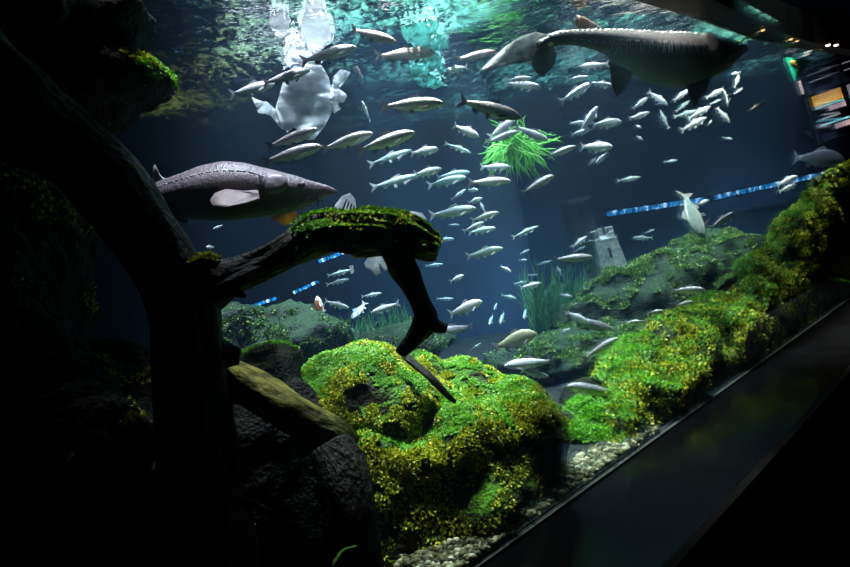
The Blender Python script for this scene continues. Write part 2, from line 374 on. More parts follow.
# ------------------------------------------------------------------ rocks
ROUGH = ((.9, .35), (.35, .22), (.12, .06), (.05, .02))
def hill(name, sec, mat, disp, **k):
    """a long sloping rock: each section runs from its foot at the window up to its crest and down behind"""
    nS, nU = 130, 70; c0 = P(*sec[3][2:5]) ; c0.z = .4
    V = []
    fs = np.linspace(0, len(sec) - 1, nS)
    A = np.array([[*gl_foot(s[0], s[1])[:2], *P(s[2], s[3], s[4])] for s in sec])
    def at(f):
        i = min(int(f), len(sec) - 2); u = f - i
        p0, p1, p2, p3 = A[max(i - 1, 0)], A[i], A[i + 1], A[min(i + 2, len(sec) - 1)]
        return .5 * (2 * p1 + (p2 - p0) * u + (2 * p0 - 5 * p1 + 4 * p2 - p3) * u * u + (3 * p1 - p0 - 3 * p2 + p3) * u ** 3)
    for f in fs:
        a = at(f); b_ = np.array([a[0], a[1]]); t = a[2:5]
        for q in range(nU):
            u = q / (nU - 1)
            if u < .7:
                w = u / .7; xy = b_ * (1 - w) + t[:2] * w; z = t[2] * (w ** .62) * (1.08 - .08 * w)
            else:
                w = (u - .7) / .3; d = (t[:2] - b_); d = d / np.linalg.norm(d); xy = t[:2] + d * .9 * w; z = t[2] * math.cos(w * math.pi / 2)
            V.append(Vector((xy[0], xy[1], z - .02)) - c0)
    Fc = [(i * nU + j, i * nU + j + 1, (i + 1) * nU + j + 1, (i + 1) * nU + j) for i in range(nS - 1) for j in range(nU - 1)]
    Fc += [tuple(range(nU))[::-1], tuple((nS - 1) * nU + j for j in range(nU))]
    Fc += [(i * nU, (i + 1) * nU, (i + 1) * nU + nU - 1, i * nU + nU - 1) for i in range(nS - 1)]
    me = mesh(name, V, Fc); bm = bmesh.new(); bm.from_mesh(me); bmesh.ops.recalc_face_normals(bm, faces=bm.faces)
    if sum(f.normal.z * f.calc_area() for f in bm.faces[:(nS - 1) * (nU - 1)]) < 0: bmesh.ops.reverse_faces(bm, faces=bm.faces)
    bm.to_mesh(me); bm.free()
    o = link(name, me, mat, None, c0)
    for sz, st in disp:
        t = bpy.data.textures.new('t', 'CLOUDS'); t.noise_scale = sz; t.noise_depth = 2
        d = o.modifiers.new('d', 'DISPLACE'); d.texture = t; d.strength = st; d.texture_coords = 'GLOBAL'; d.mid_level = .5
    baked(o); clip_glass(o.data, Matrix.Translation(c0))
    if not o.data.materials: o.data.materials.append(mat)
    w_ = np.empty(len(o.data.vertices) * 3); o.data.vertices.foreach_get('co', w_); w_ = w_.reshape(-1, 3); w_[:, 1] = np.minimum(w_[:, 1], YB - .03 - c0.y); w_[:, 2] = np.maximum(w_[:, 2], -c0.z + .002)
    o.data.vertices.foreach_set('co', w_.ravel()); o.data.update()
    tag(o, **k); return o
def gl_foot(x, y):
    X = P(x, y, 1.) ; yy = GD / (GN.y + GN.x * X.x); return Vector((X.x * yy, yy, 0)) + GN * .04
r_right = hill('mossy_rock', [(616, 472, 618, 440, 3.75), (633, 460, 607, 378, 4.0), (660, 440, 632, 338, 4.4), (705, 408, 703, 289, 5.1), (750, 375, 760, 246, 5.9), (785, 348, 794, 212, 6.5), (815, 327, 820, 172, 7.1), (860, 295, 862, 155, 7.7), (930, 245, 930, 145, 7.9)],
    M_rock, ((1.1, .34), (.4, .24), (.13, .09), (.05, .03)), label='huge green mossy rock rising to the right edge against the window', cat='rock')
r_big = rock('mossy_rock', [(455, 490, 3.05, 88, .55, 110), (455, 405, 3.45, 52, .5, 50), (515, 432, 3.3, 45, .5, 58), (400, 510, 2.8, 80, .4, 100), (480, 520, 2.9, 60, .4, 60), (420, 385, 3.4, 40, .4, 32)],
    M_rock, disp=ROUGH, label='big moss-topped boulder at centre right of the fallen yellow log, above the pebble strip', cat='rock')
r_mid = rock('mossy_rock', [(352, 372, 3.2, 52, .4, 26, -3), (385, 410, 3.1, 60, .4, 45), (330, 410, 3.05, 50, .35, 45)],
    M_rock, vox=.03, disp=((.4, .14), (.12, .05), (.05, .015)), label='mossy slab below the arching branch tip, between the dark flat stone and the big boulder', cat='rock')
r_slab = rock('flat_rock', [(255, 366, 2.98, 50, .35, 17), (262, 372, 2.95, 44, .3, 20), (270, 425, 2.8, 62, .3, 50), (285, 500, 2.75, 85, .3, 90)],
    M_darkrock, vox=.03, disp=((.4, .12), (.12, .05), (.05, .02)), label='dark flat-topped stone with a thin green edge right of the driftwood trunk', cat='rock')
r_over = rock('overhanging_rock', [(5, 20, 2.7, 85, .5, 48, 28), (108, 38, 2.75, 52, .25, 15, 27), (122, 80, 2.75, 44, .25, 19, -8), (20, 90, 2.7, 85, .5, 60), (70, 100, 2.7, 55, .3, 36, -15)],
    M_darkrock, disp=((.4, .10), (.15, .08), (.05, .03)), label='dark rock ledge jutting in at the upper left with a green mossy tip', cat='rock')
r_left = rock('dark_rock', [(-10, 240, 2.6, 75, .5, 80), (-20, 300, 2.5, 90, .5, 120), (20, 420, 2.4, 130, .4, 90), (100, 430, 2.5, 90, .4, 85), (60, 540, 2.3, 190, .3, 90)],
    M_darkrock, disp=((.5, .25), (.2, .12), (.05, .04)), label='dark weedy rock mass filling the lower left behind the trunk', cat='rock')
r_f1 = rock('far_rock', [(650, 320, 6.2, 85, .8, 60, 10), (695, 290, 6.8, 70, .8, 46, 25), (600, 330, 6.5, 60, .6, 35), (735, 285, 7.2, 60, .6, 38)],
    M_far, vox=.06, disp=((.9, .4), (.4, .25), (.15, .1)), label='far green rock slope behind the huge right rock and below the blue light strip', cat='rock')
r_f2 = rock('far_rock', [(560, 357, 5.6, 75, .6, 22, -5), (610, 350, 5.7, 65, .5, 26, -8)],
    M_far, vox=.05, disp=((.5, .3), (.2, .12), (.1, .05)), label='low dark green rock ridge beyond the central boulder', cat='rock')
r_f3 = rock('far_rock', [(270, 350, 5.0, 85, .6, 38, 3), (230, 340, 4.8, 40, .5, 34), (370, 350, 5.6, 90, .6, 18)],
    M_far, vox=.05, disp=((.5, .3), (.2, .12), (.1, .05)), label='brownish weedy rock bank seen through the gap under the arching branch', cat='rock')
r_s1 = rock('mossy_rock', [(585, 418, 4.0, 34, .3, 14, 30), (622, 450, 3.5, 34, .16, 17, -24), (598, 446, 3.62, 26, .16, 14, 10), (575, 440, 3.7, 18, .15, 16)], M_rock, vox=.03,
    disp=((.3, .1), (.1, .04), (.05, .01)), label='small mossy rock in the gap between the two big rocks', cat='rock')
# moss
def facing(c, n, ymul=1.):
    v = np.array(EYE) - c; v /= np.linalg.norm(v, axis=1)[:, None]
    return np.clip((n * v).sum(1) + .25, 0, 1)
def keep_gran(c, n):
    top = n[:, 2] + .7 * (vn(c, 4., 3) - .5) > .62
    return facing(c, n) * (vn(c, 22., 1) * .65 + vn(c, 7., 2) * .35 > .50) * np.where(top, .06, 1.)
def keep_top(c, n): return (facing(c, n) + .1) * (n[:, 2] + .9 * (vn(c, 4., 3) - .5) > .52) * np.where(vn(c, 9., 5) > .28, 1., .1)
def keep_top_r(c, n): return (facing(c, n) + .1) * (n[:, 2] + .9 * (vn(c, 4., 3) - .5) + .25 * vn(c, 14., 4) > .84) * np.where(vn(c, 9., 5) > .28, 1., .1)
def keep_gran_r(c, n):
    top = n[:, 2] + .9 * (vn(c, 4., 3) - .5) + .25 * vn(c, 14., 4) > .90
    return facing(c, n) * (vn(c, 18., 1) * .65 + vn(c, 6., 2) * .35 > .48) * np.where(top, .08, 1.)
scatter(r_right, 'moss', M_leaf, 90000, .024, keep_gran_r, 1); scatter(r_right, 'green_moss', M_leafg, 100000, .016, keep_top_r, 2, tilt=.3)
scatter(r_big, 'moss', M_leaf, 42000, .0145, lambda c, n: keep_gran_r(c, n) * np.clip((c[:, 2] - .25) / .45, .05, 1), 3); scatter(r_big, 'green_moss', M_leafg, 60000, .012, lambda c, n: keep_top_r(c, n) * np.clip((c[:, 2] - .3) / .2, 0, 1), 4, tilt=.3)  # moss thinned low down to imitate shade on the boulder's foot
scatter(r_mid, 'moss', M_leaf, 16000, .013, keep_gran_r, 5); scatter(r_mid, 'green_moss', M_leafg, 28000, .011, keep_top_r, 6, tilt=.3)
scatter(r_slab, 'green_moss', M_leafg, 2500, .012, lambda c, n: (n[:, 2] > .8) * (vn(c, 9., 5) > .45) * (c[:, 1] > 2.95), 7)
scatter(r_s1, 'green_moss', M_leafg, 5000, .02, keep_top, 8)
_tip = np.array(P(162, 70, 2.72)); _cl = [np.array(P(90 + 12 * i, 58 - .4 * i + (i > 4) * 2, 2.6)) for i in range(7)]
def near(c, p, r): return np.linalg.norm((c - p) * np.array([1, .35, 1]), axis=1) < r
scatter(r_over, 'green_moss', M_leafg, 3500, .012, lambda c, n: near(c, _tip, .075) * (n[:, 2] > -.2), 13)
scatter(r_over, 'moss', M_leaf, 1800, .012, lambda c, n: np.clip(sum(near(c, p, .032) * 1. for p in _cl), 0, 1) * (vn(c, 30., 1) > .4) * (n[:, 2] > -.1), 14)
scatter(r_left, 'moss', M_leaf, 3000, .014, lambda c, n: facing(c, n) * (vn(c, 7., 2) > .6) * (vn(c, 24., 3) > .5), 15)
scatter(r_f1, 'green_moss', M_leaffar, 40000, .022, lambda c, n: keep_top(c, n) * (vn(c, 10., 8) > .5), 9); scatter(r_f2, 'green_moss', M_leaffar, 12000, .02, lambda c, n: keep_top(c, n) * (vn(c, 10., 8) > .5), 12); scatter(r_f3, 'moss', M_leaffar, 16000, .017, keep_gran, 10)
# ------------------------------------------------------------------ driftwood
def pp(lst): return [P(a, b, d) for a, b, d, r in lst], [r * d / F for a, b, d, r in lst]
def limb(name, lst, mat, parent=None, **k):
    a, b = pp(lst); return tube(name, a, b, mat, parent, **k)
trunkpts = [(-70, 20, 2.05, 44), (-20, 72, 2.1, 40), (40, 120, 2.15, 38), (90, 167, 2.2, 36), (135, 220, 2.25, 34), (168, 270, 2.3, 33), (188, 320, 2.3, 32), (192, 380, 2.3, 34), (198, 460, 2.25, 38), (205, 540, 2.2, 46), (205, 640, 2.2, 52)]
base = P(198, 500, 2.2)
dw = empty('driftwood', base, label='huge black driftwood trunk slanting down from the upper left with a mossy arching branch', cat='driftwood')
def wl(name, lst, **k):
    a, b = pp(lst); o = tube(name, [p - base for p in a], b, M_bark, None, base=Vector((0, 0, 0)), **k); o.parent = dw; return o
wl('trunk', trunkpts, sides=40, ridge=.14, lump=.10)
arch = wl('branch', [(180, 300, 2.3, 28), (212, 286, 2.32, 22), (238, 274, 2.35, 16), (265, 263, 2.38, 14), (290, 250, 2.4, 16), (318, 235, 2.45, 20), (345, 232, 2.48, 19), (375, 232, 2.5, 19), (402, 236, 2.52, 19), (424, 246, 2.54, 18), (434, 249, 2.55, 16), (438, 250, 2.55, 12)], sides=40, ridge=.34, lump=.2, step=.012, seed=4)
wl('branch', [(392, 238, 2.52, 13), (404, 262, 2.52, 14), (414, 285, 2.5, 12), (421, 305, 2.5, 10), (424, 320, 2.5, 12), (414, 338, 2.5, 8), (401, 354, 2.5, 5)], sides=24, ridge=.36, lump=.2, step=.012, seed=9)
wl('twig', [(420, 312, 2.5, 9), (434, 324, 2.5, 8), (447, 328, 2.5, 5)], sides=16, ridge=.2, lump=.2, step=.01, seed=5)
wl('twig', [(226, 286, 2.33, 9), (236, 292, 2.33, 6), (246, 296, 2.33, 2)], sides=14, seed=2, step=.01)
kn = wl('knot', [(196, 266, 2.25, 9), (208, 262, 2.22, 8), (218, 264, 2.22, 5)], sides=16, seed=7, step=.01)
wl('branch', [(190, 330, 2.3, 24), (215, 352, 2.32, 16), (240, 356, 2.34, 8)], sides=20, seed=11)
bpy.context.view_layer.update()
def keep_arch(c, n):
    return (n[:, 2] + .5 * nz3(c, 9., 1.) > .35) * (c[:, 0] > P(296, 230, 2.45).x)
arch.location = (0, 0, 0)
def scatter2(o, off, *a, **k):
    keep = a[4]; a = list(a); a[4] = lambda c, n: keep(c + np.array(off), n)
    return scatter(o, *a, **k)
scatter2(arch, base, 'green_moss', M_leafg, 16000, .011, keep_arch, 3, tilt=.4)
scatter2(arch, base, 'moss', M_leaf, 2500, .012, lambda c, n: (n[:, 2] + .5 * nz3(c, 11., 4.) > .1) * (c[:, 0] > P(330, 230, 2.45).x), 5)
scatter2(kn, base, 'moss', M_leaf, 500, .01, lambda c, n: n[:, 2] > .3, 6)
# fallen log
fl = limb('fallen_log', [(212, 362, 2.42, 10), (228, 374, 2.42, 15), (255, 391, 2.42, 19), (285, 408, 2.4, 20), (318, 427, 2.38, 19), (340, 438, 2.36, 15), (356, 446, 2.35, 8)], M_yel, sides=32, ridge=.14, lump=.06, seed=3)
tag(fl, 'short yellowish fallen log lying below the trunk, lit along its top', 'log')
st = limb('tree_stump', [(330, 445, 2.2, 20), (345, 475, 2.15, 26), (352, 515, 2.1, 26), (350, 560, 2.1, 30), (345, 640, 2.1, 36)], M_bark, sides=32, seed=8)
tag(st, 'black upright stump rising from the bottom edge under the yellow log end', 'stump')
s3 = limb('stick', [(398, 349, 3.0, 3), (412, 362, 2.9, 4), (430, 377, 2.8, 4), (448, 396, 2.78, 3), (455, 402, 2.8, 2)], M_bark, sides=12, ridge=.25, seed=6, step=.01)
tag(s3, 'thin dark stick lying across the mossy boulder below the arching branch', 'stick')
kr = rock('mossy_rock', [(352, 563, 1.95, 22, .08, 14)], M_rock, vox=.012, disp=((.1, .03), (.05, .01)), label='little dark mossy stone at the bottom edge under the stump', cat='rock')
# ------------------------------------------------------------------ pebbles along the window
def pebbles():
    rg = random.Random(3); V, Fc = [], []
    bm = bmesh.new(); bmesh.ops.create_icosphere(bm, subdivisions=1, radius=1); bv = [v.co.copy() for v in bm.verts]; bf = [[v.index for v in f.verts] for f in bm.faces]; bm.free()
    for k in range(5200):
        t = rg.uniform(1.4, 3.35); w = rg.random() ** 1.3 * (.42 if t < 2.5 else .20); p = gp(t, 0, .025 + w)
        r = rg.uniform(.007, .02) * (1 + .10 * t); sc = Vector((rg.uniform(.7, 1.5), rg.uniform(.7, 1.3), rg.uniform(.5, .9))) * r
        ro = Matrix.Rotation(rg.random() * 6.28, 3, 'Z'); n = len(V)
        z = sc.z * .6 + rg.random() * .03 * (1 - w)
        for v in bv: V.append(ro @ Vector((v.x * sc.x, v.y * sc.y, v.z * sc.z)) + Vector((p.x, p.y, z)))
        Fc += [[n + i for i in f] for f in bf]
    return mesh('pebbles', V, Fc)
o = link('pebbles', pebbles(), M_peb); tag(o, 'strip of pale pebbles on the tank bottom along the window', 'pebbles', kind='stuff')
M_stone = simple('grey_stone', (.22, .20, .17), .7, .3, nscale=9, noise_amt=.25, bump=.4)
rock('stone', [(577, 467, 3.62, 14, .08, 8)], M_stone, vox=.015, disp=((.1, .03), (.05, .01)), label='rounded grey stone at the far end of the pebble strip, left one', cat='stone')
rock('stone', [(595, 463, 3.72, 11, .07, 7)], M_stone, vox=.015, disp=((.1, .03), (.05, .01)), label='rounded grey stone at the far end of the pebble strip, right one', cat='stone')
rock('stone', [(578, 479, 3.48, 6, .04, 6, 30)], simple('white_stone', (.6, .6, .58), .6, .3), vox=.01, disp=((.1, .02), (.05, .005)), label='small pale stone in front of the two grey stones', cat='stone')
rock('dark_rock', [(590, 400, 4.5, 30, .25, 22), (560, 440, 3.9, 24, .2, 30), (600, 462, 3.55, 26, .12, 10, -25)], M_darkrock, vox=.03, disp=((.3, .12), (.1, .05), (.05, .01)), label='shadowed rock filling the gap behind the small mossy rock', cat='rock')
# ------------------------------------------------------------------ plants
def blades(name, c, n, L, spread, w, mat, seed, down=False, base_r=.05, bend=.5, parent=None):
    rg = random.Random(seed); V, Fc = [], []
    for k in range(n):
        a = rg.uniform(0, 6.283); el = rg.random()
        d = Vector((math.cos(a), math.sin(a), 0)); l = L * rg.uniform(.55, 1.1)
        b0 = d * base_r * rg.random() + Vector((0, 0, 0)); sgn = -1 if down else 1
        q = Vector((-d.y, d.x, 0)) if rg.random() < .5 else d.cross(Vector((0, 0, 1)))
        q = (Vector((1, 0, 0)) * .8 + q * .5).normalized(); n0 = len(V); seg = 7; ph = rg.random() * 6; wob = rg.uniform(.2, 1) * .06 * L
        for s in range(seg + 1):
            u = s / seg
            o_ = d * spread * l * (u ** (1 + bend)) * el + Vector((0, 0, sgn * l * u * (1 - .45 * el * u)))
            o_ += Vector((math.sin(ph + u * 7) * wob, 0, 0))
            ww = w * (1 - u ** 2 * .9)
            V += [b0 + o_ - q * ww, b0 + o_ + q * ww + Vector((0, 0, 0)), b0 + o_ + Vector((0, ww * .5, 0))]
        for s in range(seg):
            i = n0 + s * 3
            Fc += [(i, i + 2, i + 5, i + 3), (i + 2, i + 1, i + 4, i + 5), (i + 1, i, i + 3, i + 4)]
    o = link(name, mesh(name, V, Fc), mat, parent, c if parent is None else None); return o
pl = empty('floating_plant', P(517, 138, 6.2), label='bright green clump of grassy blades floating among the fish at the centre', cat='plant')
def tuft():
    rg = random.Random(5); V, Fc = [], []
    for k in range(150):
        a = rg.uniform(-.15, 3.3) if k > 18 else rg.uniform(3.9, 5.6)     # around and down, a few up
        d = Vector((-math.cos(a), rg.uniform(-.7, .7), -math.sin(a))).normalized(); l = rg.uniform(.28, .47) * (1 if k > 18 else .7)
        b0 = Vector((rg.uniform(-.14, .12), rg.uniform(-.08, .08), rg.uniform(-.07, .05))); w = rg.uniform(.006, .011); n0 = len(V); ph = rg.random() * 6; seg = 9
        q = d.cross(Vector((0, 1, 0))).normalized(); g_ = rg.uniform(-.25, .05)
        for s in range(seg + 1):
            u = s / seg; o_ = d * l * u + Vector((0, 0, g_ * l * u * u)) + q * math.sin(ph + u * 5.5) * .035 * u ** .5; ww = w * (1.05 - u ** 3)
            V += [b0 + o_ - q * ww, b0 + o_ + q * ww, b0 + o_ + Vector((0, -ww * .6, 0))]
        for s in range(seg):
            i = n0 + s * 3; Fc += [(i, i + 2, i + 5, i + 3), (i + 2, i + 1, i + 4, i + 5), (i + 1, i, i + 3, i + 4)]
    return mesh('leaves', V, Fc)
link('leaves', tuft(), M_grass, pl)
bm = bmesh.new(); bmesh.ops.create_icosphere(bm, subdivisions=2, radius=.05); link('root_ball', bm_mesh('root_ball', bm, True), M_fgrass, pl)
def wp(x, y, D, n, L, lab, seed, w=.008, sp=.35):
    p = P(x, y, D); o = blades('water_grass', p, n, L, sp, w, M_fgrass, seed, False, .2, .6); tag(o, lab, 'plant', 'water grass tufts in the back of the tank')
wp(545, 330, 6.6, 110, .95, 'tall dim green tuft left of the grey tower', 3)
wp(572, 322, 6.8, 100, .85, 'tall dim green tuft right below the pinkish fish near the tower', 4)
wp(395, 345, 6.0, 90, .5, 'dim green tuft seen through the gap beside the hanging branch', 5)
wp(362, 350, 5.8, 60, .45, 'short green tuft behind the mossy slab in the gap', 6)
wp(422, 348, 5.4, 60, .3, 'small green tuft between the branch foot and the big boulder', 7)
# ------------------------------------------------------------------ grey toy tower
M_conc = simple('pale_concrete', (.42, .42, .38), .8, .2, nscale=25, noise_amt=.2)
tw = empty('stone_tower', P(607, 275, 7.1), label='small grey toy castle tower with battlements left of the far rock slope', cat='toy tower')
tw.rotation_euler = (0, math.radians(-7), math.radians(18))
bm = bmesh.new()
W0, W1, H = .20, .155, .48
g = bmesh.ops.create_cube(bm, size=1)
for v in g['verts']:
    k = W0 if v.co.z < 0 else W1
    v.co = Vector((v.co.x * 2 * k, v.co.y * 2 * k, (v.co.z + .5) * H))
for i in range(3):
    for j in range(3):
        if (i + j) % 2 == 0 and not (i == 1 and j == 1): box_bm(bm, Vector(((i - 1) * W1 * .72, (j - 1) * W1 * .72, H + .05)), (W1 * .5, W1 * .5, .11))
bmesh.ops.bevel(bm, geom=bm.edges[:], offset=.006, segments=1, affect='EDGES')
link('tower_wall', bm_mesh('tower_wall', bm), M_conc, tw)
bm = bmesh.new(); box_bm(bm, Vector((0, -.172, .27)), (.035, .02, .11)); c_ = bmesh.ops.create_cone(bm, segments=12, radius1=.0175, radius2=.0175, depth=.02, cap_ends=True, matrix=Matrix.Translation((0, -.172, .325)) @ Matrix.Rotation(math.pi / 2, 4, 'X'))
link('window_slit', bm_mesh('window_slit', bm), M_blackm, tw)
bm = bmesh.new(); box_bm(bm, Vector((0, 0, -.02)), (.46, .46, .06)); bmesh.ops.bevel(bm, geom=bm.edges[:], offset=.01, segments=2, affect='EDGES'); link('plinth', bm_mesh('plinth', bm), M_conc, tw)
bm = bmesh.new(); box_bm(bm, Vector((-.13, .1, .72)), (.32, .2, .5)); box_bm(bm, Vector((-.13, .1, 1.0)), (.36, .24, .05))
link('rear_wall', bm_mesh('rear_wall', bm), simple('dark_concrete', (.06, .07, .08), .9, .1), tw)
# ------------------------------------------------------------------ blue light strip on the far wall
def strip_mat():
    m, nt, out = newmat('blue_light'); g = N(nt)
    pos = g.n('TexCoord').outputs['Object']
    mp = g.n('Mapping', {'Vector': pos, 'Scale': (11, 1, 5)}).outputs[0]
    a = g.n('TexNoise', {'Vector': mp, 'Scale': 1.3, 'Detail': 2.0}).outputs['Fac']
    c = g.ramp(a, [(.40, (.003, .015, .04)), (.46, (.006, .14, .36)), (.56, (.02, .30, .6)), (.63, (.9, .9, 1.))])
    e = g.n('Emission', {'Color': c, 'Strength': 1.5}); g.l(e.outputs[0], out.inputs['Surface']); return m
M_strip = strip_mat()
def strip(a, b, D, h, label, n=12):
    p, q = P(*a, D), P(*b, D); d = q - p; L = d.length; c = (p + q) / 2
    e = empty('light_strip', c, label=label, cat='light strip'); e.rotation_euler = d.to_track_quat('X', 'Z').to_euler()
    bm = bmesh.new(); box_bm(bm, Vector((0, .05, 0)), (L + .04, .06, h * 1.5)); link('casing', bm_mesh('casing', bm), M_blackm, e)
    for k in range(n):
        bm = bmesh.new(); x = -L / 2 + (k + .5) * L / n; box_bm(bm, Vector((x, .0, 0)), (L / n * .9, .05, h)); bmesh.ops.bevel(bm, geom=bm.edges[:], offset=.008, segments=2, affect='EDGES')
        link('light_panel', bm_mesh('light_panel', bm), M_strip, e)
strip((607, 214), (708, 199), 8.6, .075, 'spotty blue and white light strip running right from above the grey tower', 9)
strip((713, 198), (828, 173), 8.6, .07, 'solid blue light strip ending above the huge right rock', 5)
strip((243, 309), (277, 298), 7.5, .04, 'short dim blue strip low in the gap left of the orange koi', 3)
strip((293, 293), (319, 281), 7.5, .04, 'short blue strip with pink end just above the orange koi', 3)
strip((318, 262), (352, 249), 7.5, .045, 'dim blue strip peeping out just under the arching branch', 3)
# ------------------------------------------------------------------ screens at the right edge
def screen_thing():
    c = P(838, 98, 7.75); e = empty('display_board', c, label='dark display board with orange and white lit screens at the right edge', cat='display board')
    e.rotation_euler = (0, math.radians(-9), math.radians(-12))
    s = 7.75 / F
    ang = math.radians(-10)
    def at(px, py): # offsets of the screens on the board in metres
        d = P(px, py, 7.75) - c; return Vector((d.x * math.cos(math.radians(-9)) + d.z * math.sin(math.radians(9)), 0, d.z * math.cos(math.radians(9)) - d.x * math.sin(math.radians(9))*-1*-1))
    M_o = simple('orange_screen', (.5, .25, .03), .4, .3, emit=(.95, .42, .05), es=.8, nscale=60, noise_amt=.45)
    M_w = simple('white_lines', (.6, .6, .6), .4, .3, emit=(.8, .75, .75), es=.6)
    M_t = simple('teal_line', (.2, .5, .5), .4, .3, emit=(.25, .7, .7), es=.7)
    M_g = simple('grey_line', (.2, .2, .22), .4, .3, emit=(.2, .18, .22), es=.5)
    M_p = simple('pink_lines', (.5, .3, .3), .4, .3, emit=(.6, .4, .42), es=.5, nscale=90, noise_amt=.45)
    bm = bmesh.new(); box_bm(bm, Vector((.25, .06, 0)), (1.25, .06, 1.05)); link('back_panel', bm_mesh('back_panel', bm), simple('navy_board', (.012, .014, .03), .5, .3), e)
    def pc(name, x, z, w, h, mat):
        bm = bmesh.new(); box_bm(bm, Vector((x * s, .02, z * s)), (w * s, .02, h * s)); link(name, bm_mesh(name, bm), mat, e)
    bm = bmesh.new()
    for x in (-24.5, 7.5, 40): box_bm(bm, Vector((x * s, .01, 0)), (1.2 * s, .04, 76 * s))
    for z in (37, 12, -11, -37): box_bm(bm, Vector((8 * s, .01, z * s)), (65 * s, .04, 1.0 * s))
    link('frame', bm_mesh('frame', bm), M_blackm, e)
    for cx in (-8, 24):
        pc('screen', cx, 4, 26, 11, M_o if cx < 0 else M_g)
        pc('caption_line', cx, 31, 22, 1, M_g); pc('caption_line', cx - 1, 24, 20, .8, M_g)
        pc('caption_line', cx, -3, 26, 1.4, M_t); pc('caption_block', cx + 6, -7, 15, 5, M_p)
        pc('caption_line', cx - 2, -15, 17, 1.6, M_w); pc('caption_line', cx, -21, 26, 1.8, M_t); pc('caption_block', cx + 6, -26, 14, 5, M_p)
    pc('light_bar', -27.5, 22, 2.2, 14, simple('pinkish_bar', (.6, .4, .35), .4, .3, emit=(.8, .55, .5), es=.6))
screen_thing()
# ------------------------------------------------------------------ green pennant
def pennant():
    D = 6.9; c = P(797, 68, D); e = empty('pennant', c, label='green triangular pennant with a yellow figure hanging point down at the upper right', cat='pennant')
    a = [P(785, 57, D) - c, P(812, 60, D) - c, P(795, 81, D) - c]
    t = Vector((0, .02, 0)); V = a + [v + t for v in a]
    o = link('cloth', mesh('cloth', V, [(0, 2, 1), (3, 4, 5), (0, 1, 4, 3), (1, 2, 5, 4), (2, 0, 3, 5)], False), simple('green_cloth', (.02, .42, .26), .6, .3, nscale=14, noise_amt=.25), e)
    cy = (a[0] + a[1] + a[2]) / 3
    bm = bmesh.new(); rg = random.Random(2)
    for (x, y, r) in ((793, 63, 2.4), (796, 65, 2), (798, 67, 1.6), (799, 70, 1.5), (797, 73, 1.2), (791, 62, 1.4)):
        q = P(x, y, D) - c + Vector((0, -.008, 0)); g = bmesh.ops.create_icosphere(bm, subdivisions=2, radius=1)
        bmesh.ops.transform(bm, matrix=Matrix.Translation(q) @ Matrix.Diagonal((r * D / F, .012, r * D / F, 1)), verts=g['verts'])
    link('motif', bm_mesh('motif', bm, True), simple('yellow_print', (.8, .55, .08), .5, .3), e)
    bm = bmesh.new(); box_bm(bm, (a[0] + a[1]) / 2 + Vector((0, .01, .09)), (.006, .006, .2)); link('cord', bm_mesh('cord', bm), M_blackm, e)
pennant()
# ------------------------------------------------------------------ dark canopy over the window, its lamps and rope
edge = [Pz(620, -4, 3.12), Pz(690, 17, 3.12), Pz(750, 38, 3.12), Pz(800, 48, 3.12), Pz(850, 56, 3.12), Pz(930, 72, 3.12)]
nearp = [p - GN * min(.55, max(.15, (p.x * GN.x + p.y * GN.y) - GD - .05)) for p in edge]
V = []; Fc = []; n = len(edge)
for zz in (0, .35): V += [(p.x, p.y, 3.12 + zz) for p in edge] + [(p.x, p.y, 3.12 + zz) for p in nearp]
for i in range(n - 1):
    Fc += [(i, i + 1, n + i + 1, n + i), (2 * n + i, 3 * n + i, 3 * n + i + 1, 2 * n + i + 1), (i, 2 * n + i, 2 * n + i + 1, i + 1), (n + i, n + i + 1, 3 * n + i + 1, 3 * n + i)]
Fc += [(0, n, 3 * n, 2 * n), (n - 1, 3 * n - 1, 4 * n - 1, 2 * n - 1)]
can = link('canopy', mesh('canopy', V, Fc, False), simple('canopy_dark', (.012, .013, .012), .5, .3, nscale=4, noise_amt=.4)); tag(can, 'dark canopy edge at the upper right above the window with tiny lamps', 'canopy')
M_lampo = simple('orange_lamp', (.8, .4, .1), .3, .3, emit=(1, .55, .2), es=3)
for i, (x, y, r, lab) in enumerate(((763, 30, 2.0, 'orange lamp under the canopy, first from the left'), (791, 39, 1.8, 'orange lamp under the canopy, left of the close middle pair'), (797, 41, 1.6, 'orange lamp under the canopy, right of the close middle pair'), (828, 45, 2.2, 'pale lamp under the canopy, left of the pair at the right'), (836, 45, 2.0, 'pale lamp under the canopy, rightmost of all'))):
    p = Pz(x, y, 3.11); rr = r * p.y / F
    bm = bmesh.new(); bmesh.ops.create_uvsphere(bm, u_segments=12, v_segments=8, radius=rr); bmesh.ops.scale(bm, vec=(1, 1, .6), verts=bm.verts)
    e = empty('small_lamp', p, label=lab, cat='lamp', group='tiny lamps under the canopy'); link('bulb', bm_mesh('bulb', bm, True), M_lampo if i < 3 else simple('pale_lamp', (.9, .8, .6), .3, .3, emit=(1, .85, .6), es=3), e)
    bm = bmesh.new(); bmesh.ops.create_cone(bm, segments=12, radius1=rr * 1.2, radius2=rr * 1.2, depth=.02, cap_ends=True, matrix=Matrix.Translation((0, 0, .012))); link('lamp_base', bm_mesh('lamp_base', bm), M_blackm, e)
M_rope = simple('pale_rope', (.35, .42, .12), .6, .2)
def rope(pts, r, label):
    pp_ = [Pz(x, y, 3.09) for x, y in pts]; o = tube('rope', pp_, [r] * len(pp_), M_rope, None, 8, 0, 0, step=.05); tag(o, label, 'rope')
rope([(700, 18), (728, 27), (752, 38), (775, 43), (800, 48), (822, 50)], .008, 'thin yellowish green rope along the edge of the dark canopy')
rope([(736, 43), (752, 36), (760, 34)], .01, 'short greenish rope end slanting across the canopy edge')
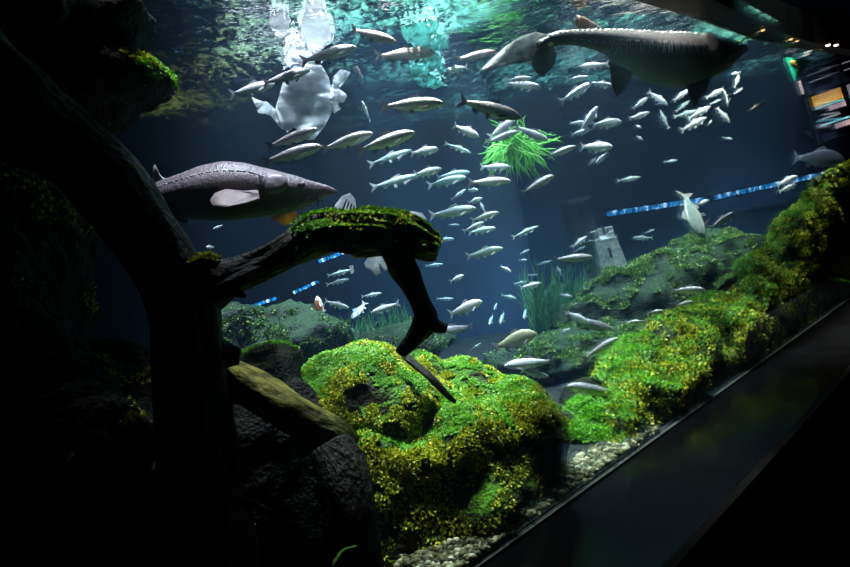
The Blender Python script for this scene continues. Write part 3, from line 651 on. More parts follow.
def Dmax(x, y, D, lim=1.84):
    r = FW + RT * ((x - 425) / F) - UP * ((y - 283.5) / F); e = r.z / r.y
    return min(D, lim / e) if e > 0 else D
def Dmin(x, y, D, m=.25):
    X = P(x, y, 1.).x; k = GN.y + GN.x * X
    return min(8.2, max(D, (GD + m) / k)) if k > .05 else min(D, 8.2)
# ------------------------------------------------------------------ glare shapes and reflection sheets at the surface
M_glare = simple('white_glare', (.90, .93, 1.), .25, .6, nscale=9, noise_amt=.18, bump=.8, trans=.75)  # glare mirrored in the surface, modelled as white translucent sheets
M_teal = simple('turquoise_reflection', (.30, .80, .58), .6, .3, nscale=10, noise_amt=.35, bump=.5, trans=.45)  # mossy rocks mirrored in the surface, painted as turquoise sheets
def sheet(name, outl, D, mat, label, cat, th=.03, wav=.05, seed=1, parent=None, dy=0., jag=0.):
    """rippled sheet with thickness, cut to an outline"""
    c = P(*outl[0], D); bm = bmesh.new(); rg = random.Random(seed)
    pts = []
    n = len(outl)
    for i in range(n):
        a, b = Vector(outl[i]), Vector(outl[(i + 1) % n]); k = max(1, int((b - a).length / 3))
        for j in range(k):
            q = a.lerp(b, j / k); q += Vector((rg.uniform(-1, 1), rg.uniform(-1, 1))) * jag; pts.append(q)
    vs = [bm.verts.new((q.x, q.y, 0)) for q in pts]
    f = bm.faces.new(vs); bmesh.ops.triangulate(bm, faces=[f])
    bmesh.ops.subdivide_edges(bm, edges=bm.edges[:], cuts=2, use_grid_fill=True); bmesh.ops.triangulate(bm, faces=bm.faces[:])
    for v in bm.verts:
        x, y = v.co.x, v.co.y
        d = D + dy * (y - outl[0][1]) / 100 + wav * (math.sin(x * .35 + seed) + math.sin(y * .22 + x * .1) + 1.5 * mn.noise(Vector((x * .12, y * .12, seed))))
        v.co = P(x, y, Dmax(x, y, d, 1.86 + .02 * math.sin(x))) - c
    bmesh.ops.recalc_face_normals(bm, faces=bm.faces)
    r = bmesh.ops.extrude_face_region(bm, geom=bm.faces[:]); vv = [g for g in r['geom'] if isinstance(g, bmesh.types.BMVert)]
    bmesh.ops.translate(bm, verts=vv, vec=(0, th, 0)); bmesh.ops.recalc_face_normals(bm, faces=bm.faces)
    o = link(name, bm_mesh(name, bm, False), mat, parent, c if parent is None else None)
    o.data.polygons.foreach_set('use_smooth', [True] * len(o.data.polygons))
    if label: tag(o, label, cat)
    return o
sheet('glare_sheet', [(286, 68), (298, 62), (312, 58), (322, 66), (328, 76), (332, 92), (331, 112), (324, 126), (313, 139), (300, 141), (288, 134), (280, 122), (275, 110), (279, 96), (283, 82)], 5.2, M_glare, 'large white rippling bag-like glare shape above the row of grey fish', 'glare shape')
sheet('glare_sheet', [(334, 76), (341, 69), (349, 72), (345, 80), (338, 88), (346, 95), (343, 101), (335, 100), (340, 108), (334, 113), (329, 106), (330, 92)], 5.15, M_glare, 'frilly white glare fringe on the right side of the bag-like shape', 'glare shape', seed=3, jag=.8)
sheet('glare_sheet', [(252, 98), (266, 102), (275, 108), (280, 122), (286, 131), (278, 126), (270, 115), (258, 112), (254, 105)], 5.2, M_glare, 'small white glare tongue on the left side of the bag-like shape', 'glare shape', seed=4, jag=.8)
sheet('glare_sheet', [(308, -6), (321, -6), (323, 6), (327, 16), (334, 28), (333, 38), (325, 43), (320, 50), (313, 55), (306, 46), (300, 34), (301, 22), (305, 10)], 5.0, M_glare, 'tall white crinkled glare shape at the top edge', 'glare shape', seed=5, jag=1.)
sheet('glare_sheet', [(268, 14), (277, 9), (286, 10), (290, 17), (287, 26), (285, 35), (279, 37), (272, 31), (269, 22)], 5.0, M_glare, 'small round white crinkled glare patch left of the tall one', 'glare shape', seed=6, jag=1.)
sheet('glare_sheet', [(292, 38), (301, 42), (308, 54), (300, 62), (287, 69), (285, 60), (288, 48)], 5.05, M_glare, 'white glare patch joining the tall shape to the bag-like one', 'glare shape', seed=7, jag=.8)
sheet('glare_sheet', [(84, -4), (122, -4), (128, 2), (120, 9), (104, 7), (92, 10), (86, 5)], 4.2, M_glare, 'ragged white glare band at the top edge above the rock ledge', 'glare shape', seed=8, jag=.9)
sheet('glare_sheet', [(126, -4), (130, -4), (131, 8), (135, 22), (132, 26), (128, 16), (127, 6)], 4.2, M_glare, 'narrow white glare streak right of the ragged band', 'glare shape', seed=9, jag=.3)
sheet('reflection_sheet', [(402, 26), (416, 21), (430, 18), (440, 24), (437, 32), (449, 40), (450, 47), (440, 50), (425, 48), (412, 47), (404, 38)], 6.4, M_teal, 'turquoise reflection patch above the pinkish fish near the top centre', 'reflection', seed=11, jag=1.2)
sheet('reflection_sheet', [(410, 60), (424, 58), (438, 52), (442, 62), (447, 72), (436, 68), (428, 72), (440, 80), (447, 85), (434, 88), (420, 85), (412, 75)], 6.6, M_teal, 'turquoise hook-shaped reflection patch below the pinkish fish near the top centre', 'reflection', seed=12, jag=1.2)
# ------------------------------------------------------------------ fish
MF = {
 'silver': fish_mat('silver_fish', (.26, .24, .27), (.62, .58, .62), (.80, .80, .82)),
 'dark': fish_mat('grey_fish', (.20, .17, .18), (.34, .30, .31), (.50, .50, .52)),
 'pale': fish_mat('pale_fish', (.85, .80, .86), (.9, .88, .9), (.9, .9, .9)),
 'green': fish_mat('greenish_fish', (.30, .42, .42), (.55, .68, .66), (.8, .85, .85)),
 'carp': fish_mat('carp', (.20, .18, .10), (.36, .33, .20), (.5, .48, .36), zs=4),
 'koi': fish_mat('koi', (.9, .86, .82), (.92, .88, .85), (.9, .88, .85), koi=(.85, .25, .05)),
 'rosy': fish_mat('rosy_fish', (.42, .26, .28), (.55, .36, .37), (.5, .42, .44)),
}
M_fin = simple('fin_grey', (.34, .31, .33), .5, .3, trans=.35)
M_finp = simple('fin_pale', (.75, .73, .76), .5, .3, trans=.35)
M_find = simple('fin_dark', (.10, .08, .09), .5, .3, trans=.2)
M_eye = simple('eye', (.01, .01, .01), .1, .8)
# profile: x (1 nose .. 0 tail root), centre z, half height, half width
PROF = {
 'chub': [(1, -.005, .006, .006), (.975, 0, .028, .024), (.93, .004, .05, .04), (.86, .006, .072, .055), (.76, .006, .09, .064), (.62, .004, .098, .066), (.48, .002, .092, .06), (.35, .004, .07, .045), (.25, .006, .048, .03), (.18, .008, .034, .018), (.13, .008, .032, .010)],
 'slim': [(1, 0, .006, .006), (.97, 0, .022, .02), (.92, .002, .038, .034), (.84, .003, .055, .045), (.72, .003, .068, .052), (.58, .002, .07, .052), (.45, .001, .062, .044), (.33, .002, .048, .034), (.24, .003, .034, .022), (.17, .004, .026, .014), (.13, .004, .026, .008)],
 'deep': [(1, -.01, .01, .01), (.97, -.005, .04, .03), (.92, .005, .08, .05), (.84, .015, .118, .066), (.72, .02, .15, .076), (.58, .015, .158, .074), (.45, .01, .14, .062), (.33, .01, .10, .045), (.24, .01, .066, .03), (.17, .01, .046, .018), (.13, .01, .044, .010)],
}
def body_mesh(prof, bend=0.):
    V, Fc = [], []; K = 14; n = len(prof)
    for (x, z, h, w) in prof:
        y0 = bend * (x - .6) ** 2
        for j in range(K):
            a = 2 * math.pi * j / K; V.append((x, y0 + math.cos(a) * w, z + math.sin(a) * h))
    for i in range(n - 1):
        for j in range(K):
            k = (j + 1) % K; Fc.append((i * K + j, i * K + k, (i + 1) * K + k, (i + 1) * K + j))
    Fc += [tuple(range(K))[::-1], tuple((n - 1) * K + j for j in range(K))]
    return mesh('body', V, Fc)
def fin_mesh(name, outl, th=.006, plane='xz', y=0., tip=0., ray=True):
    """thin fin with fin rays: outline in the local x-z plane, leaning out by tip"""
    n = len(outl); cx = sum(p[0] for p in outl) / n; cz = sum(p[1] for p in outl) / n
    z0 = outl[0][1]; x0 = outl[0][0]
    def lean(p): return y + tip * math.hypot(p[0] - x0, p[1] - z0)
    sg = 1 if tip >= 0 else -1
    V = [(p[0], lean(p), p[1]) for p in outl] + [(cx, lean((cx, cz)) + th * .8, cz), (cx, lean((cx, cz)) - th * .8, cz)]
    Fc = []
    for i in range(n):
        k = (i + 1) % n; Fc += [(i, k, n), (k, i, n + 1)]
    return mesh(name, V, Fc, False)
TAIL = [(.15, .01), (.13, .035), (.06, .085), (0, .125), (.02, .07), (.055, .01), (.02, -.05), (0, -.105), (.06, -.07), (.13, -.02)]
def make_fish(name, prof, mat, fin, hs=1., bend=0., dor=.07):
    r = bpy.data.objects.new(name, None); COL.objects.link(r); r.empty_display_size = .02
    bm_ = body_mesh(PROF[prof], bend); by = bend * (.15 - .6) ** 2
    link('body', bm_, mat, r)
    k = 1.25 if prof == 'deep' else .8 if prof == 'slim' else 1.
    tl = fin_mesh('tail_fin', [(a, b * k) for a, b in TAIL]); link('tail_fin', tl, fin, r).location = (0, by, 0)
    zt = {'chub': .09, 'slim': .064, 'deep': .15}[prof]; zb = {'chub': -.085, 'slim': -.06, 'deep': -.12}[prof]
    link('dorsal_fin', fin_mesh('dorsal_fin', [(.66, zt - .01), (.60, zt + dor * k), (.52, zt + dor * .7 * k), (.44, zt + .02), (.42, zt - .015)]), fin, r)
    link('anal_fin', fin_mesh('anal_fin', [(.36, zb * .75), (.31, zb - .035 * k), (.25, zb - .01), (.24, zb * .4)]), fin, r)
    for s in (-1, 1):
        link('pectoral_fin', fin_mesh('pectoral_fin', [(.80, -.03), (.76, -.055), (.66, -.10), (.64, -.075), (.74, -.03)], y=s * .045, tip=s * .55), fin, r)
        link('pelvic_fin', fin_mesh('pelvic_fin', [(.54, zb * .8), (.50, zb - .05), (.45, zb - .03), (.47, zb * .75)], y=s * .02, tip=s * .3), fin, r)
        b = bmesh.new(); bmesh.ops.create_uvsphere(b, u_segments=8, v_segments=6, radius=.014); link('eye', bm_mesh('eye', b, True), M_eye, r).location = (.925, s * .036 + bend * .325 ** 2, .018)
    return r
PROTO = {}
def fish(kind, nx, ny, tx, ty, D, label, yaw=0., grp=None, name=None, hs=1., roll=0.):
    """nose pixel, tail pixel, distance; yaw > 0 turns the nose towards the visitor"""
    mat, prof = {'c': ('silver', 'chub'), 'd': ('dark', 'chub'), 's': ('pale', 'slim'), 'p': ('pale', 'chub'), 'g': ('green', 'chub'), 'G': ('green', 'slim'), 'D': ('silver', 'deep'), 'K': ('carp', 'deep'), 'k': ('koi', 'chub'), 'r': ('rosy', 'chub'), 'R': ('rosy', 'slim'), 'S': ('silver', 'slim')}[kind]
    key = kind
    nm = name or {'K': 'carp', 'k': 'koi', 'D': 'silver_bream'}.get(kind, 'fish')
    if key not in PROTO:
        fin = M_finp if mat in ('pale', 'koi', 'green') else M_find if mat in ('dark', 'rosy') else M_fin
        o = make_fish(nm, prof, MF[mat], fin, bend=.10 if prof == 'slim' else .05); PROTO[key] = o
    else:
        q = PROTO[key]; o = q.copy(); COL.objects.link(o); o.name = nm
        for ch in q.children:
            c = ch.copy(); c.parent = o; COL.objects.link(c)
    D = Dmin(nx, ny, Dmin(tx, ty, D)) if nx > 600 else D
    D = min(Dmax(nx, ny, D, 1.76), Dmax(tx, ty, D, 1.76))
    y = math.radians(yaw); a = P(tx, ty, D); b = P(nx, ny, D); L0 = (b - a).length; dd = L0 * math.tan(y)
    a = P(tx, ty, D + dd / 2); b = P(nx, ny, max(D - dd / 2, .5)); X = b - a; L = X.length; X.normalize()
    Y = Vector((0, 0, 1)).cross(X)
    if Y.length < .15: Y = Vector((0, 1, 0)).cross(X)
    Y.normalize(); Z = X.cross(Y)
    mz = Matrix((X, Y, Z)).transposed() @ Matrix.Rotation(math.radians(roll), 3, 'X')
    o.matrix_world = Matrix.Translation(a) @ mz.to_4x4() @ Matrix.Diagonal((L, L, L * hs, 1))
    for k_ in ('group',):
        if k_ in o: del o[k_]
    tag(o, label, {'carp': 'carp', 'koi': 'koi'}.get(nm, 'fish'), grp)
    return o
GS = 'shoal of fish in open water'; GW = 'white fish shoal under the sturgeon'
FL = [
# top left
('d',357,47,300,62,4.3,'dusky fish swimming right across the tall white glare shape',0,None),
('d',310,70,262,84,4.4,'dusky fish pointing right at the top left of the bag-like glare',0,None),
('c',276,83,229,95,4.5,'grey fish with bright flank trailing the dusky one left of the bag-like glare',0,None),
('r',396,42,350,29,4.6,'brownish fish pointing down right, left of the turquoise patches',0,None),
('r',436,52,374,57,4.6,'rosy fish crossing between the two turquoise patches',0,None),
('r',497,52,455,60,4.8,'rosy fish half hidden left of the big sturgeon tail',0,None),
('p',446,71,468,67,5.2,'small pale fish pointing left below the rosy fish',0,None),
('r',356,66,364,82,5.0,'tiny pinkish fish hanging nose up right of the glare fringe',20,None),
('p',362,101,370,122,5.2,'tiny pale fish hanging nose up below the tiny pinkish one',30,None),
('c',444,103,380,107,3.9,'large grey fish above the front row, right of the white glare',0,GS),
('d',522,118,458,100,4.0,'large dark-headed fish swimming down right above the green clump',0,GS),
('d',318,129,266,148,3.9,'grey fish just under the bag-like glare, top of the left pair',0,GS),
('d',322,146,262,163,3.8,'grey fish above the sturgeon head, lower of the left pair',0,GS),
('c',373,133,321,150,3.9,'third fish of the front row, ahead of the left pair',0,GS),
('c',415,132,356,152,3.8,'leading fish of the front row with dark forked tail',0,GS),
('G',412,150,368,165,5.6,'dim fish under the leading fish of the front row',0,GS),
('p',439,149,410,154,5.2,'pale fish right of the dim one under the front row',0,GS),
('G',421,175,370,188,5.4,'dim pale fish above the mossy branch, long and thin',0,GS),
('p',442,169,414,175,5.2,'small bright fish right above the end of the long dim one',0,GS),
('p',479,137,453,125,5.0,'small pale fish diving right, left of the green clump',0,GS),
('G',471,153,444,143,6.6,'ghostly fish below the small diving one',0,GS),
# top centre
('s',541,87,505,83,6.4,'slender white fish under the big sturgeon tail',0,None),
('s',532,78,506,80,7.6,'white surface glint streak shaped as a fish right below the sturgeon tail fin',0,None),  # streak mirrored in the surface, built as a fish
('p',515,120,489,138,5.8,'white fish pointing up right, upper left of the green clump',0,None),
('c',519,131,486,143,5.5,'pale fish crossing the upper left edge of the green clump',0,None),
('c',549,141,514,126,5.4,'pale fish pointing down right across the top of the green clump',0,None),
('c',576,146,547,157,5.4,'pale fish at the right edge of the green clump',0,None),
('s',511,167,480,167,6.0,'slender white fish below the green clump at left',0,None),
('s',592,83,560,102,6.8,'white fish with raised body at the left of the white shoal',0,GW),
('s',614,86,589,82,6.9,'white fish ahead of the raised one in the shoal',0,GW),
('s',580,67,609,64,7.0,'white fish pointing left under the sturgeon belly',0,GW),
('s',589,77,566,80,7.3,'white fish left above the raised one',0,GW),
('s',598,106,579,134,6.6,'white fish standing steeply nose up in the shoal, left',0,GW),
('p',622,122,592,125,6.2,'white fish swimming right below the steep one',0,GW),
('s',592,129,571,135,6.6,'small white fish crossing the tail of the steep one',0,GW),
('s',586,122,570,123,7.2,'faint white fish behind the steep one',0,GW),
('p',613,147,580,147,5.8,'pale fish swimming right, lowest left of the white shoal',0,GS),
('p',596,164,608,152,6.4,'small pale fish hanging under the lowest left one',0,GS),
('s',648,97,633,109,7.0,'white fish pointing up right below the pelvic fin',0,GW),
('s',650,112,629,119,7.0,'white fish lying flat under the pelvic fin',0,GW),
('s',668,105,648,91,6.9,'white fish pointing down right by the sturgeon belly',0,GW),
('s',689,89,674,101,6.9,'white fish pointing up right left of the pectoral fin',0,GW),
('G',660,110,669,129,7.2,'faint fish hanging nose up left of the pectoral fin',0,GW),
('s',711,106,688,119,6.9,'white fish tangled below the pectoral fin, upper',0,GW),
('s',707,117,681,131,6.8,'white fish tangled below the pectoral fin, lower',0,GW),
('G',697,110,674,117,7.2,'faint fish behind the tangle below the pectoral fin',0,GW),
('G',690,100,676,112,7.3,'second faint fish behind the tangle, higher up',0,GW),
('s',724,89,706,98,6.9,'curved white fish right of the pectoral fin',0,GW),
('G',722,99,710,104,7.2,'faint fish between the curved white one and the tangle',0,GW),
('s',730,123,717,107,6.8,'white fish diving right below the curved one',0,GW),
('s',728,107,723,86,7.0,'thin white fish hanging straight down behind the curved one',0,GW),
('s',743,88,734,94,6.9,'white fish at the far right of the shoal, lower',0,GW),
('s',739,74,735,88,6.9,'white fish at the far right of the shoal, upright',0,GW),
('s',731,74,741,72,7.0,'white fish at the far right of the shoal, topmost and small',0,GW),
('p',642,128,635,125,6.6,'tiny white fish alone under the shoal, upper',30,None),
('p',643,140,636,136,6.6,'tiny white fish alone under the shoal, lower',30,None),
('s',712,120,707,126,7.0,'tiny white fish just right of the tangle bottom',20,GW),
('R',767,100,748,112,5.6,'rosy brown fish with dark tail alone right of the shoal',0,None),
('G',733,139,722,137,6.2,'tiny pale fish alone in the dark blue right of centre',30,None),
('G',641,177,617,181,6.2,'small silvery fish alone above the blue strip',0,None),
('G',678,160,664,162,7.0,'tiny faint fish alone between the shoal and the blue strip',0,None),
# right
('d',804,131,828,140,6.4,'thin dark fish pointing left under the display board',0,None),
('D',845,160,793,158,5.6,'deep-bodied grey fish with forked tail at the right under the display board',0,None),
('D',860,160,844,167,5.8,'fish cut off by the right edge with only its tail showing',0,None),
('p',798,176,777,186,6.4,'white fish on the right end of the blue strip',0,None),
('s',797,184,779,192,6.4,'white fish just under the one on the blue strip',0,None),
('p',709,200,697,205,6.6,'small pinkish white fish in the gap of the blue strip',0,None),
('s',735,212,710,229,5.6,'pale fish pointing up right beside the big head-on fish',0,None),
('g',703,239,684,192,4.7,'large silver fish swimming head-on out of the blue strip',30,None),
('g',633,238,653,238,6.6,'dim round fish over the top of the far slope',0,None),
('G',655,229,645,233,6.6,'small faint fish above the dim round one',0,None),
('s',614,230,605,236,6.6,'small white fish at the top right of the tower',0,None),
('s',600,241,618,237,6.6,'white fish crossing the battlements of the tower',0,None),
('p',838,217,853,232,5.9,'grey fish diving over the right rock at the frame edge',0,None),
('s',706,290,670,291,4.5,'bright white fish lying low where the far slope meets the right rock',0,None),
('p',694,302,676,306,4.4,'pale fish hugging the right rock just below the bright white one',0,None),
('p',664,311,647,314,4.2,'upper small white fish left of the right rock',0,None),
('s',627,323,647,321,4.1,'lower small white fish left of the right rock',0,None),
('c',618,338,582,361,4.1,'silver fish climbing along the left edge of the right rock',0,None),
('d',613,330,566,318,5.3,'dark fish with a bright white tail in front of the low ridge',0,None),
('p',588,323,566,312,5.25,'bright white fish over the dark one at the low ridge',0,None),
('p',570,329,560,334,5.25,'tiny white fish under the bright white one at the low ridge',0,None),
('c',567,386,622,395,3.95,'yellowish grey fish pointing left in the gap between the big rocks',0,None),
('c',504,366,556,361,4.6,'dark fish with white head pointing left above the central boulder',0,None),
('g',549,377,520,371,4.6,'pale fish half hidden right behind the central boulder',0,None),
('G',567,418,555,433,3.9,'bluish pale fish in the shade between the two big rocks',0,None),
# centre
('c',511,181,468,183,4.8,'silver fish below the green clump with hanging fin',0,GS),
('g',466,177,427,186,6.4,'large ghostly fish left of the silver one below the green clump',0,GS),
('g',470,172,436,178,7.2,'ghostly long fish above the large ghostly one',0,GS),
('G',466,189,451,200,6.2,'small dim fish pointing up right in mid water',0,GS),
('g',478,190,468,190,6.2,'small dim fish seen almost head-on',55,GS),
('p',482,198,468,203,6.0,'small pale fish below the dim head-on one',0,GS),
('s',480,202,485,212,6.4,'tiny pale fish hanging nose up in mid water',0,GS),
('g',476,208,429,216,5.0,'big greenish silver fish right above the mossy branch end',0,GS),
('s',499,212,471,221,5.2,'slender white fish right of the big greenish one',0,GS),
('s',484,222,463,232,5.3,'slender white fish above the dim one in mid water',0,GS),
('g',496,228,468,233,6.4,'dim fish under the slender white one',0,GS),
('g',460,225,448,225,7.2,'ghostly fish above the branch end',0,GS),
('g',454,239,436,240,7.0,'ghostly fish at the end of the mossy branch',0,GS),
('G',539,226,512,238,5.8,'pale fish pointing up right alone at centre',0,GS),
('c',554,175,522,194,5.2,'silver fish pointing steeply up right below the clump',0,GS),
('S',597,157,588,166,6.8,'faint small fish right of the clump',0,GS),
('g',503,248,466,257,5.2,'silver fish swimming right at centre, right of the branch end',0,GS),
('p',464,275,450,282,5.4,'small bright fish below the silver one at centre',0,GS),
('G',443,264,425,266,6.6,'dim fish peeking out right of the branch end',0,GS),
('p',511,272,500,266,5.6,'small bright fish diving right at centre',0,GS),
('G',530,249,520,254,6.6,'small dim fish left of the tall grass',0,GS),
('g',527,260,519,260,6.6,'tiny dim round fish left of the tall grass',45,GS),
('s',587,236,572,248,6.0,'slender white fish pointing up right left of the tower',0,None),
('G',586,246,573,252,7.0,'dim fish just under the slender white one left of the tower',0,None),
('c',593,257,553,260,5.0,'pinkish silver fish with dark tail in front of the tall grass',0,None),
('G',551,261,537,265,6.8,'dim fish behind the tail of the pinkish silver one',0,None),
('s',557,266,562,276,6.4,'tiny white fish hanging nose up in the tall grass',0,None),
('s',542,283,520,288,5.8,'white fish pointing right at the left of the tall grass',0,None),
('g',517,299,501,295,6.0,'pale blue fish pointing down right under the white one',0,None),
('s',573,297,560,294,6.2,'small white fish at the foot of the tall grass',0,None),
('G',539,275,528,275,7.0,'faint fish inside the tall grass',0,None),
('G',528,281,514,284,7.2,'faint fish just left of the white one by the grass',0,GS),
('p',482,301,449,315,5.0,'white fish climbing right, alone above the central boulder',0,None),
('G',454,299,436,299,7.0,'dim fish right of the hanging branch',0,None),
('c',434,333,474,326,5.0,'bluish grey fish with white belly right of the branch foot',0,None),
('K',537,333,493,349,5.0,'brown deep-bodied carp above the low ridge',0,None),
('g',489,325,493,315,6.2,'small bluish fish facing out, leftmost of the four',60,'four bluish fish facing out'),
('g',500,324,504,312,6.1,'small bluish fish facing out, largest of the four',60,'four bluish fish facing out'),
('g',494,310,497,303,6.5,'small bluish fish facing out, topmost of the four',60,'four bluish fish facing out'),
('g',524,319,526,308,6.2,'small bluish fish facing out, rightmost of the four',60,'four bluish fish facing out'),
('G',481,343,470,351,6.0,'faint green fish just above the central boulder',0,None),
# through the arch
('G',351,270,327,276,5.4,'pale green fish in the gap, highest left',0,'fish seen through the gap under the branch'),
('G',349,279,326,285,5.2,'pale green fish in the gap, just below the highest',0,'fish seen through the gap under the branch'),
('s',349,308,324,301,5.2,'slender white fish pointing down right in the gap beside the koi',0,'fish seen through the gap under the branch'),
('G',382,293,361,297,5.6,'dim fish in the middle of the gap',0,'fish seen through the gap under the branch'),
('s',371,313,400,303,5.4,'pale fish with a raised tail at the right of the gap',0,'fish seen through the gap under the branch'),
('g',352,319,366,302,5.0,'round bluish fish seen head-on at the bottom of the gap',30,'fish seen through the gap under the branch'),
('G',299,313,282,312,6.2,'dim fish left of the koi in the gap',0,'fish seen through the gap under the branch'),
('G',357,331,345,327,6.0,'faint fish at the bottom of the gap',0,'fish seen through the gap under the branch'),
('k',317,296,324,326,4.9,'orange and white koi hanging nose up in the gap',0,None),
# under left sturgeon
('p',206,247,214,247,3.9,'small pale fish seen head-on below the left sturgeon',50,None),
('g',213,229,223,225,4.2,'small grey fish just under the left sturgeon belly',30,None),
# near left bottom: mirrored fish images built as dim solid fish
('d',222,494,276,513,2.15,'dim yellowish mirrored fish in the dark left of the stump',0,None),
('d',222,456,248,448,2.2,'small dim mirrored fish in the dark above the dim yellowish one',0,None),
]
for k, a, b, c_, d_, D, lab, yw, gr in FL:
    big = lab.startswith('large silver fish swimming head-on')
    fish(k, a, b, c_, d_, D, lab, yw, gr, hs=1.9 if big or lab.startswith('round bluish') else 1.45 if k == 'k' else 1.5 if k in 'Ssp' else 1.1, roll=62 if big or lab.startswith('round bluish') else 75 if k == 'k' else 0)
# ------------------------------------------------------------------ sturgeons
def sturgeon_mat(name, back, belly, zs):
    m, nt, out = newmat(name); g = N(nt)
    tc = g.n('TexCoord'); pos = tc.outputs['Object']; uv = g.n('UVMap').outputs[0]
    s = g.n('SeparateXYZ', {0: uv}); v = s.outputs['Y']
    n = g.n('TexNoise', {'Vector': pos, 'Scale': 14.0, 'Detail': 5.0}).outputs['Fac']
    k = g.math('ADD', v, g.math('MULTIPLY', g.math('SUBTRACT', n, .5), .18))
    c = g.ramp(k, [(.30, belly), (.44, tuple((a + b) / 2 for a, b in zip(back, belly))), (.56, back), (.95, tuple(a * .8 for a in back))])
    mp = g.n('Mapping', {'Vector': uv, 'Scale': (70, 5, 1)}).outputs[0]
    wr = g.n('TexNoise', {'Vector': mp, 'Scale': 1.0, 'Detail': 3.0}).outputs['Fac']
    sc = g.n('TexVoronoi', {'Vector': pos, 'Scale': 90.0}).outputs['Distance']
    h = g.math('ADD', g.math('MULTIPLY', wr, 1.2), g.math('MULTIPLY', sc, .35))
    bp = g.n('Bump', {'Height': h, 'Strength': .55, 'Distance': .008})
    b = g.n('BsdfPrincipled', {'Base Color': g.mix(g.math('MULTIPLY', wr, .5), c, tuple(a * .55 for a in back)), 'Roughness': .45, 'Specular IOR Level': .4, 'Normal': bp.outputs[0]})
    g.l(b.outputs[0], out.inputs['Surface']); return m
def interp(xs, fs, x):
    return float(np.interp(x, xs, fs))
def sturgeon(name, st, Dx, Df, wf, label, mat, matfin, matscute, head_i):
    xs = [s[0] for s in st]; order = np.argsort(xs); X_ = np.array(xs)[order]; C_ = np.array([s[1] for s in st])[order]; H_ = np.array([s[2] for s in st])[order]
    D = lambda x: interp(Dx, Df, x)
    mid = P(float(np.mean(X_)), float(np.mean(C_)), D(float(np.mean(X_))))
    root = empty(name, mid, label=label, cat='sturgeon')
    fine = np.linspace(X_[-1], X_[0], 90)
    def sm(A, x):  # smooth interpolation
        return float(np.mean([np.interp(x + d, X_, A) for d in (-3, -1.5, 0, 1.5, 3)]))
    Cn, Hh = [], []
    for i, x in enumerate(fine):
        e = min(1, i / 3)
        Cn.append(P(x, sm(C_, x), D(x))); Hh.append(sm(H_, x) * D(x) / F)
    K = 30; V, uv, Fc = [], [], []
    fr = []
    for i, c in enumerate(Cn):
        t = (Cn[max(i - 1, 0)] - Cn[min(i + 1, 89)]).normalized(); y = Vector((0, 0, 1)).cross(t).normalized(); z = t.cross(y); fr.append((c, y, z, Hh[i]))
        for j in range(K):
            a = 2 * math.pi * j / K; ca, sa = math.cos(a), math.sin(a)
            # five-sided cross section: raised back ridge and flank ridges
            rr = 1 + .035 * math.cos(5 * (a - math.pi / 2)) * (1 if i > 12 else 0)
            V.append(c + y * ca * Hh[i] * wf * rr + z * sa * Hh[i] * rr - mid); uv.append((i / 89, .5 + .5 * sa))
    for i in range(89):
        for j in range(K):
            k = (j + 1) % K; Fc.append((i * K + j, (i + 1) * K + j, (i + 1) * K + k, i * K + k))
    Fc += [tuple(range(K)), tuple(89 * K + j for j in range(K))[::-1]]
    me = mesh('body', V, Fc); ul = me.uv_layers.new(name='UVMap')
    for lp in me.loops: ul.data[lp.index].uv = uv[lp.vertex_index]
    link('body', me, mat, root)
    def surf(px, py, out=0.):
        """point on the flank towards the window seen at this pixel"""
        i = int(np.argmin(abs(fine - px))); c, y, z, h = fr[i]
        q = P(px, py, D(px)); dz = max(-.97, min(.97, (q - c).dot(z) / h)); w = h * wf * math.sqrt(1 - dz * dz)
        s = -1 if y.y > 0 else 1
        return c + z * (dz * h) + y * s * (w + out) - mid, (z * dz * .8 + y * s * math.sqrt(1 - dz * dz)).normalized()
    def scutes(path, n, r, nm='scutes'):
        bm = bmesh.new()
        for k in range(n):
            f = k / (n - 1) * (len(path) - 1); i = min(int(f), len(path) - 2); u = f - i
            px = path[i][0] * (1 - u) + path[i + 1][0] * u; py = path[i][1] * (1 - u) + path[i + 1][1] * u
            p, nr = surf(px, py)
            g = bmesh.ops.create_cone(bm, segments=6, radius1=1, radius2=.25, depth=.6, cap_ends=True)
            ro = nr.to_track_quat('Z', 'Y').to_matrix().to_4x4()
            bmesh.ops.transform(bm, matrix=Matrix.Translation(p) @ ro @ Matrix.Diagonal((r * 1.3, r * .8, r, 1)), verts=g['verts'])
        link(nm, bm_mesh(nm, bm), matscute, root)
    def fin(nm, outl, out=0., lean=0., m=None, D0=None, th=.012, fl=0.):
        """fin from its outline: first and last points sit on the body"""
        n = len(outl); base = Vector(((outl[0][0] + outl[-1][0]) / 2, (outl[0][1] + outl[-1][1]) / 2)); d0 = D0 or D(base.x)
        mx_ = max((Vector(p) - base).length for p in outl)
        def pt(q, s):
            k = (Vector(q) - base).length / mx_
            p = P(q[0], q[1], d0 - out - lean * k - fl * (q[1] - base.y)); return p + Vector((0, s * th * (1.1 - k), 0)) - mid
        # fan of rays from the base
        V, Fc = [], []; m_ = 4
        dense = []
        for i in range(n - 1):
            for j in range(3): dense.append(tuple(Vector(outl[i]).lerp(Vector(outl[i + 1]), j / 3)))
        dense.append(outl[-1]); n2 = len(dense)
        for s in (-1, 1):
            for i, q in enumerate(dense):
                for j in range(m_ + 1):
                    u = j / m_; w = base.lerp(Vector(q), u); V.append(pt(w, s * (1 if i % 2 else .55)))
        L_ = n2 * (m_ + 1)
        for s in (0, 1):
            for i in range(n2 - 1):
                for j in range(m_):
                    a = s * L_ + i * (m_ + 1) + j; b = a + m_ + 1; q4 = (a, a + 1, b + 1, b); Fc.append(q4 if s else q4[::-1])
        for i in range(n2 - 1):
            a = i * (m_ + 1) + m_; Fc.append((a, a + m_ + 1, L_ + a + m_ + 1, L_ + a))
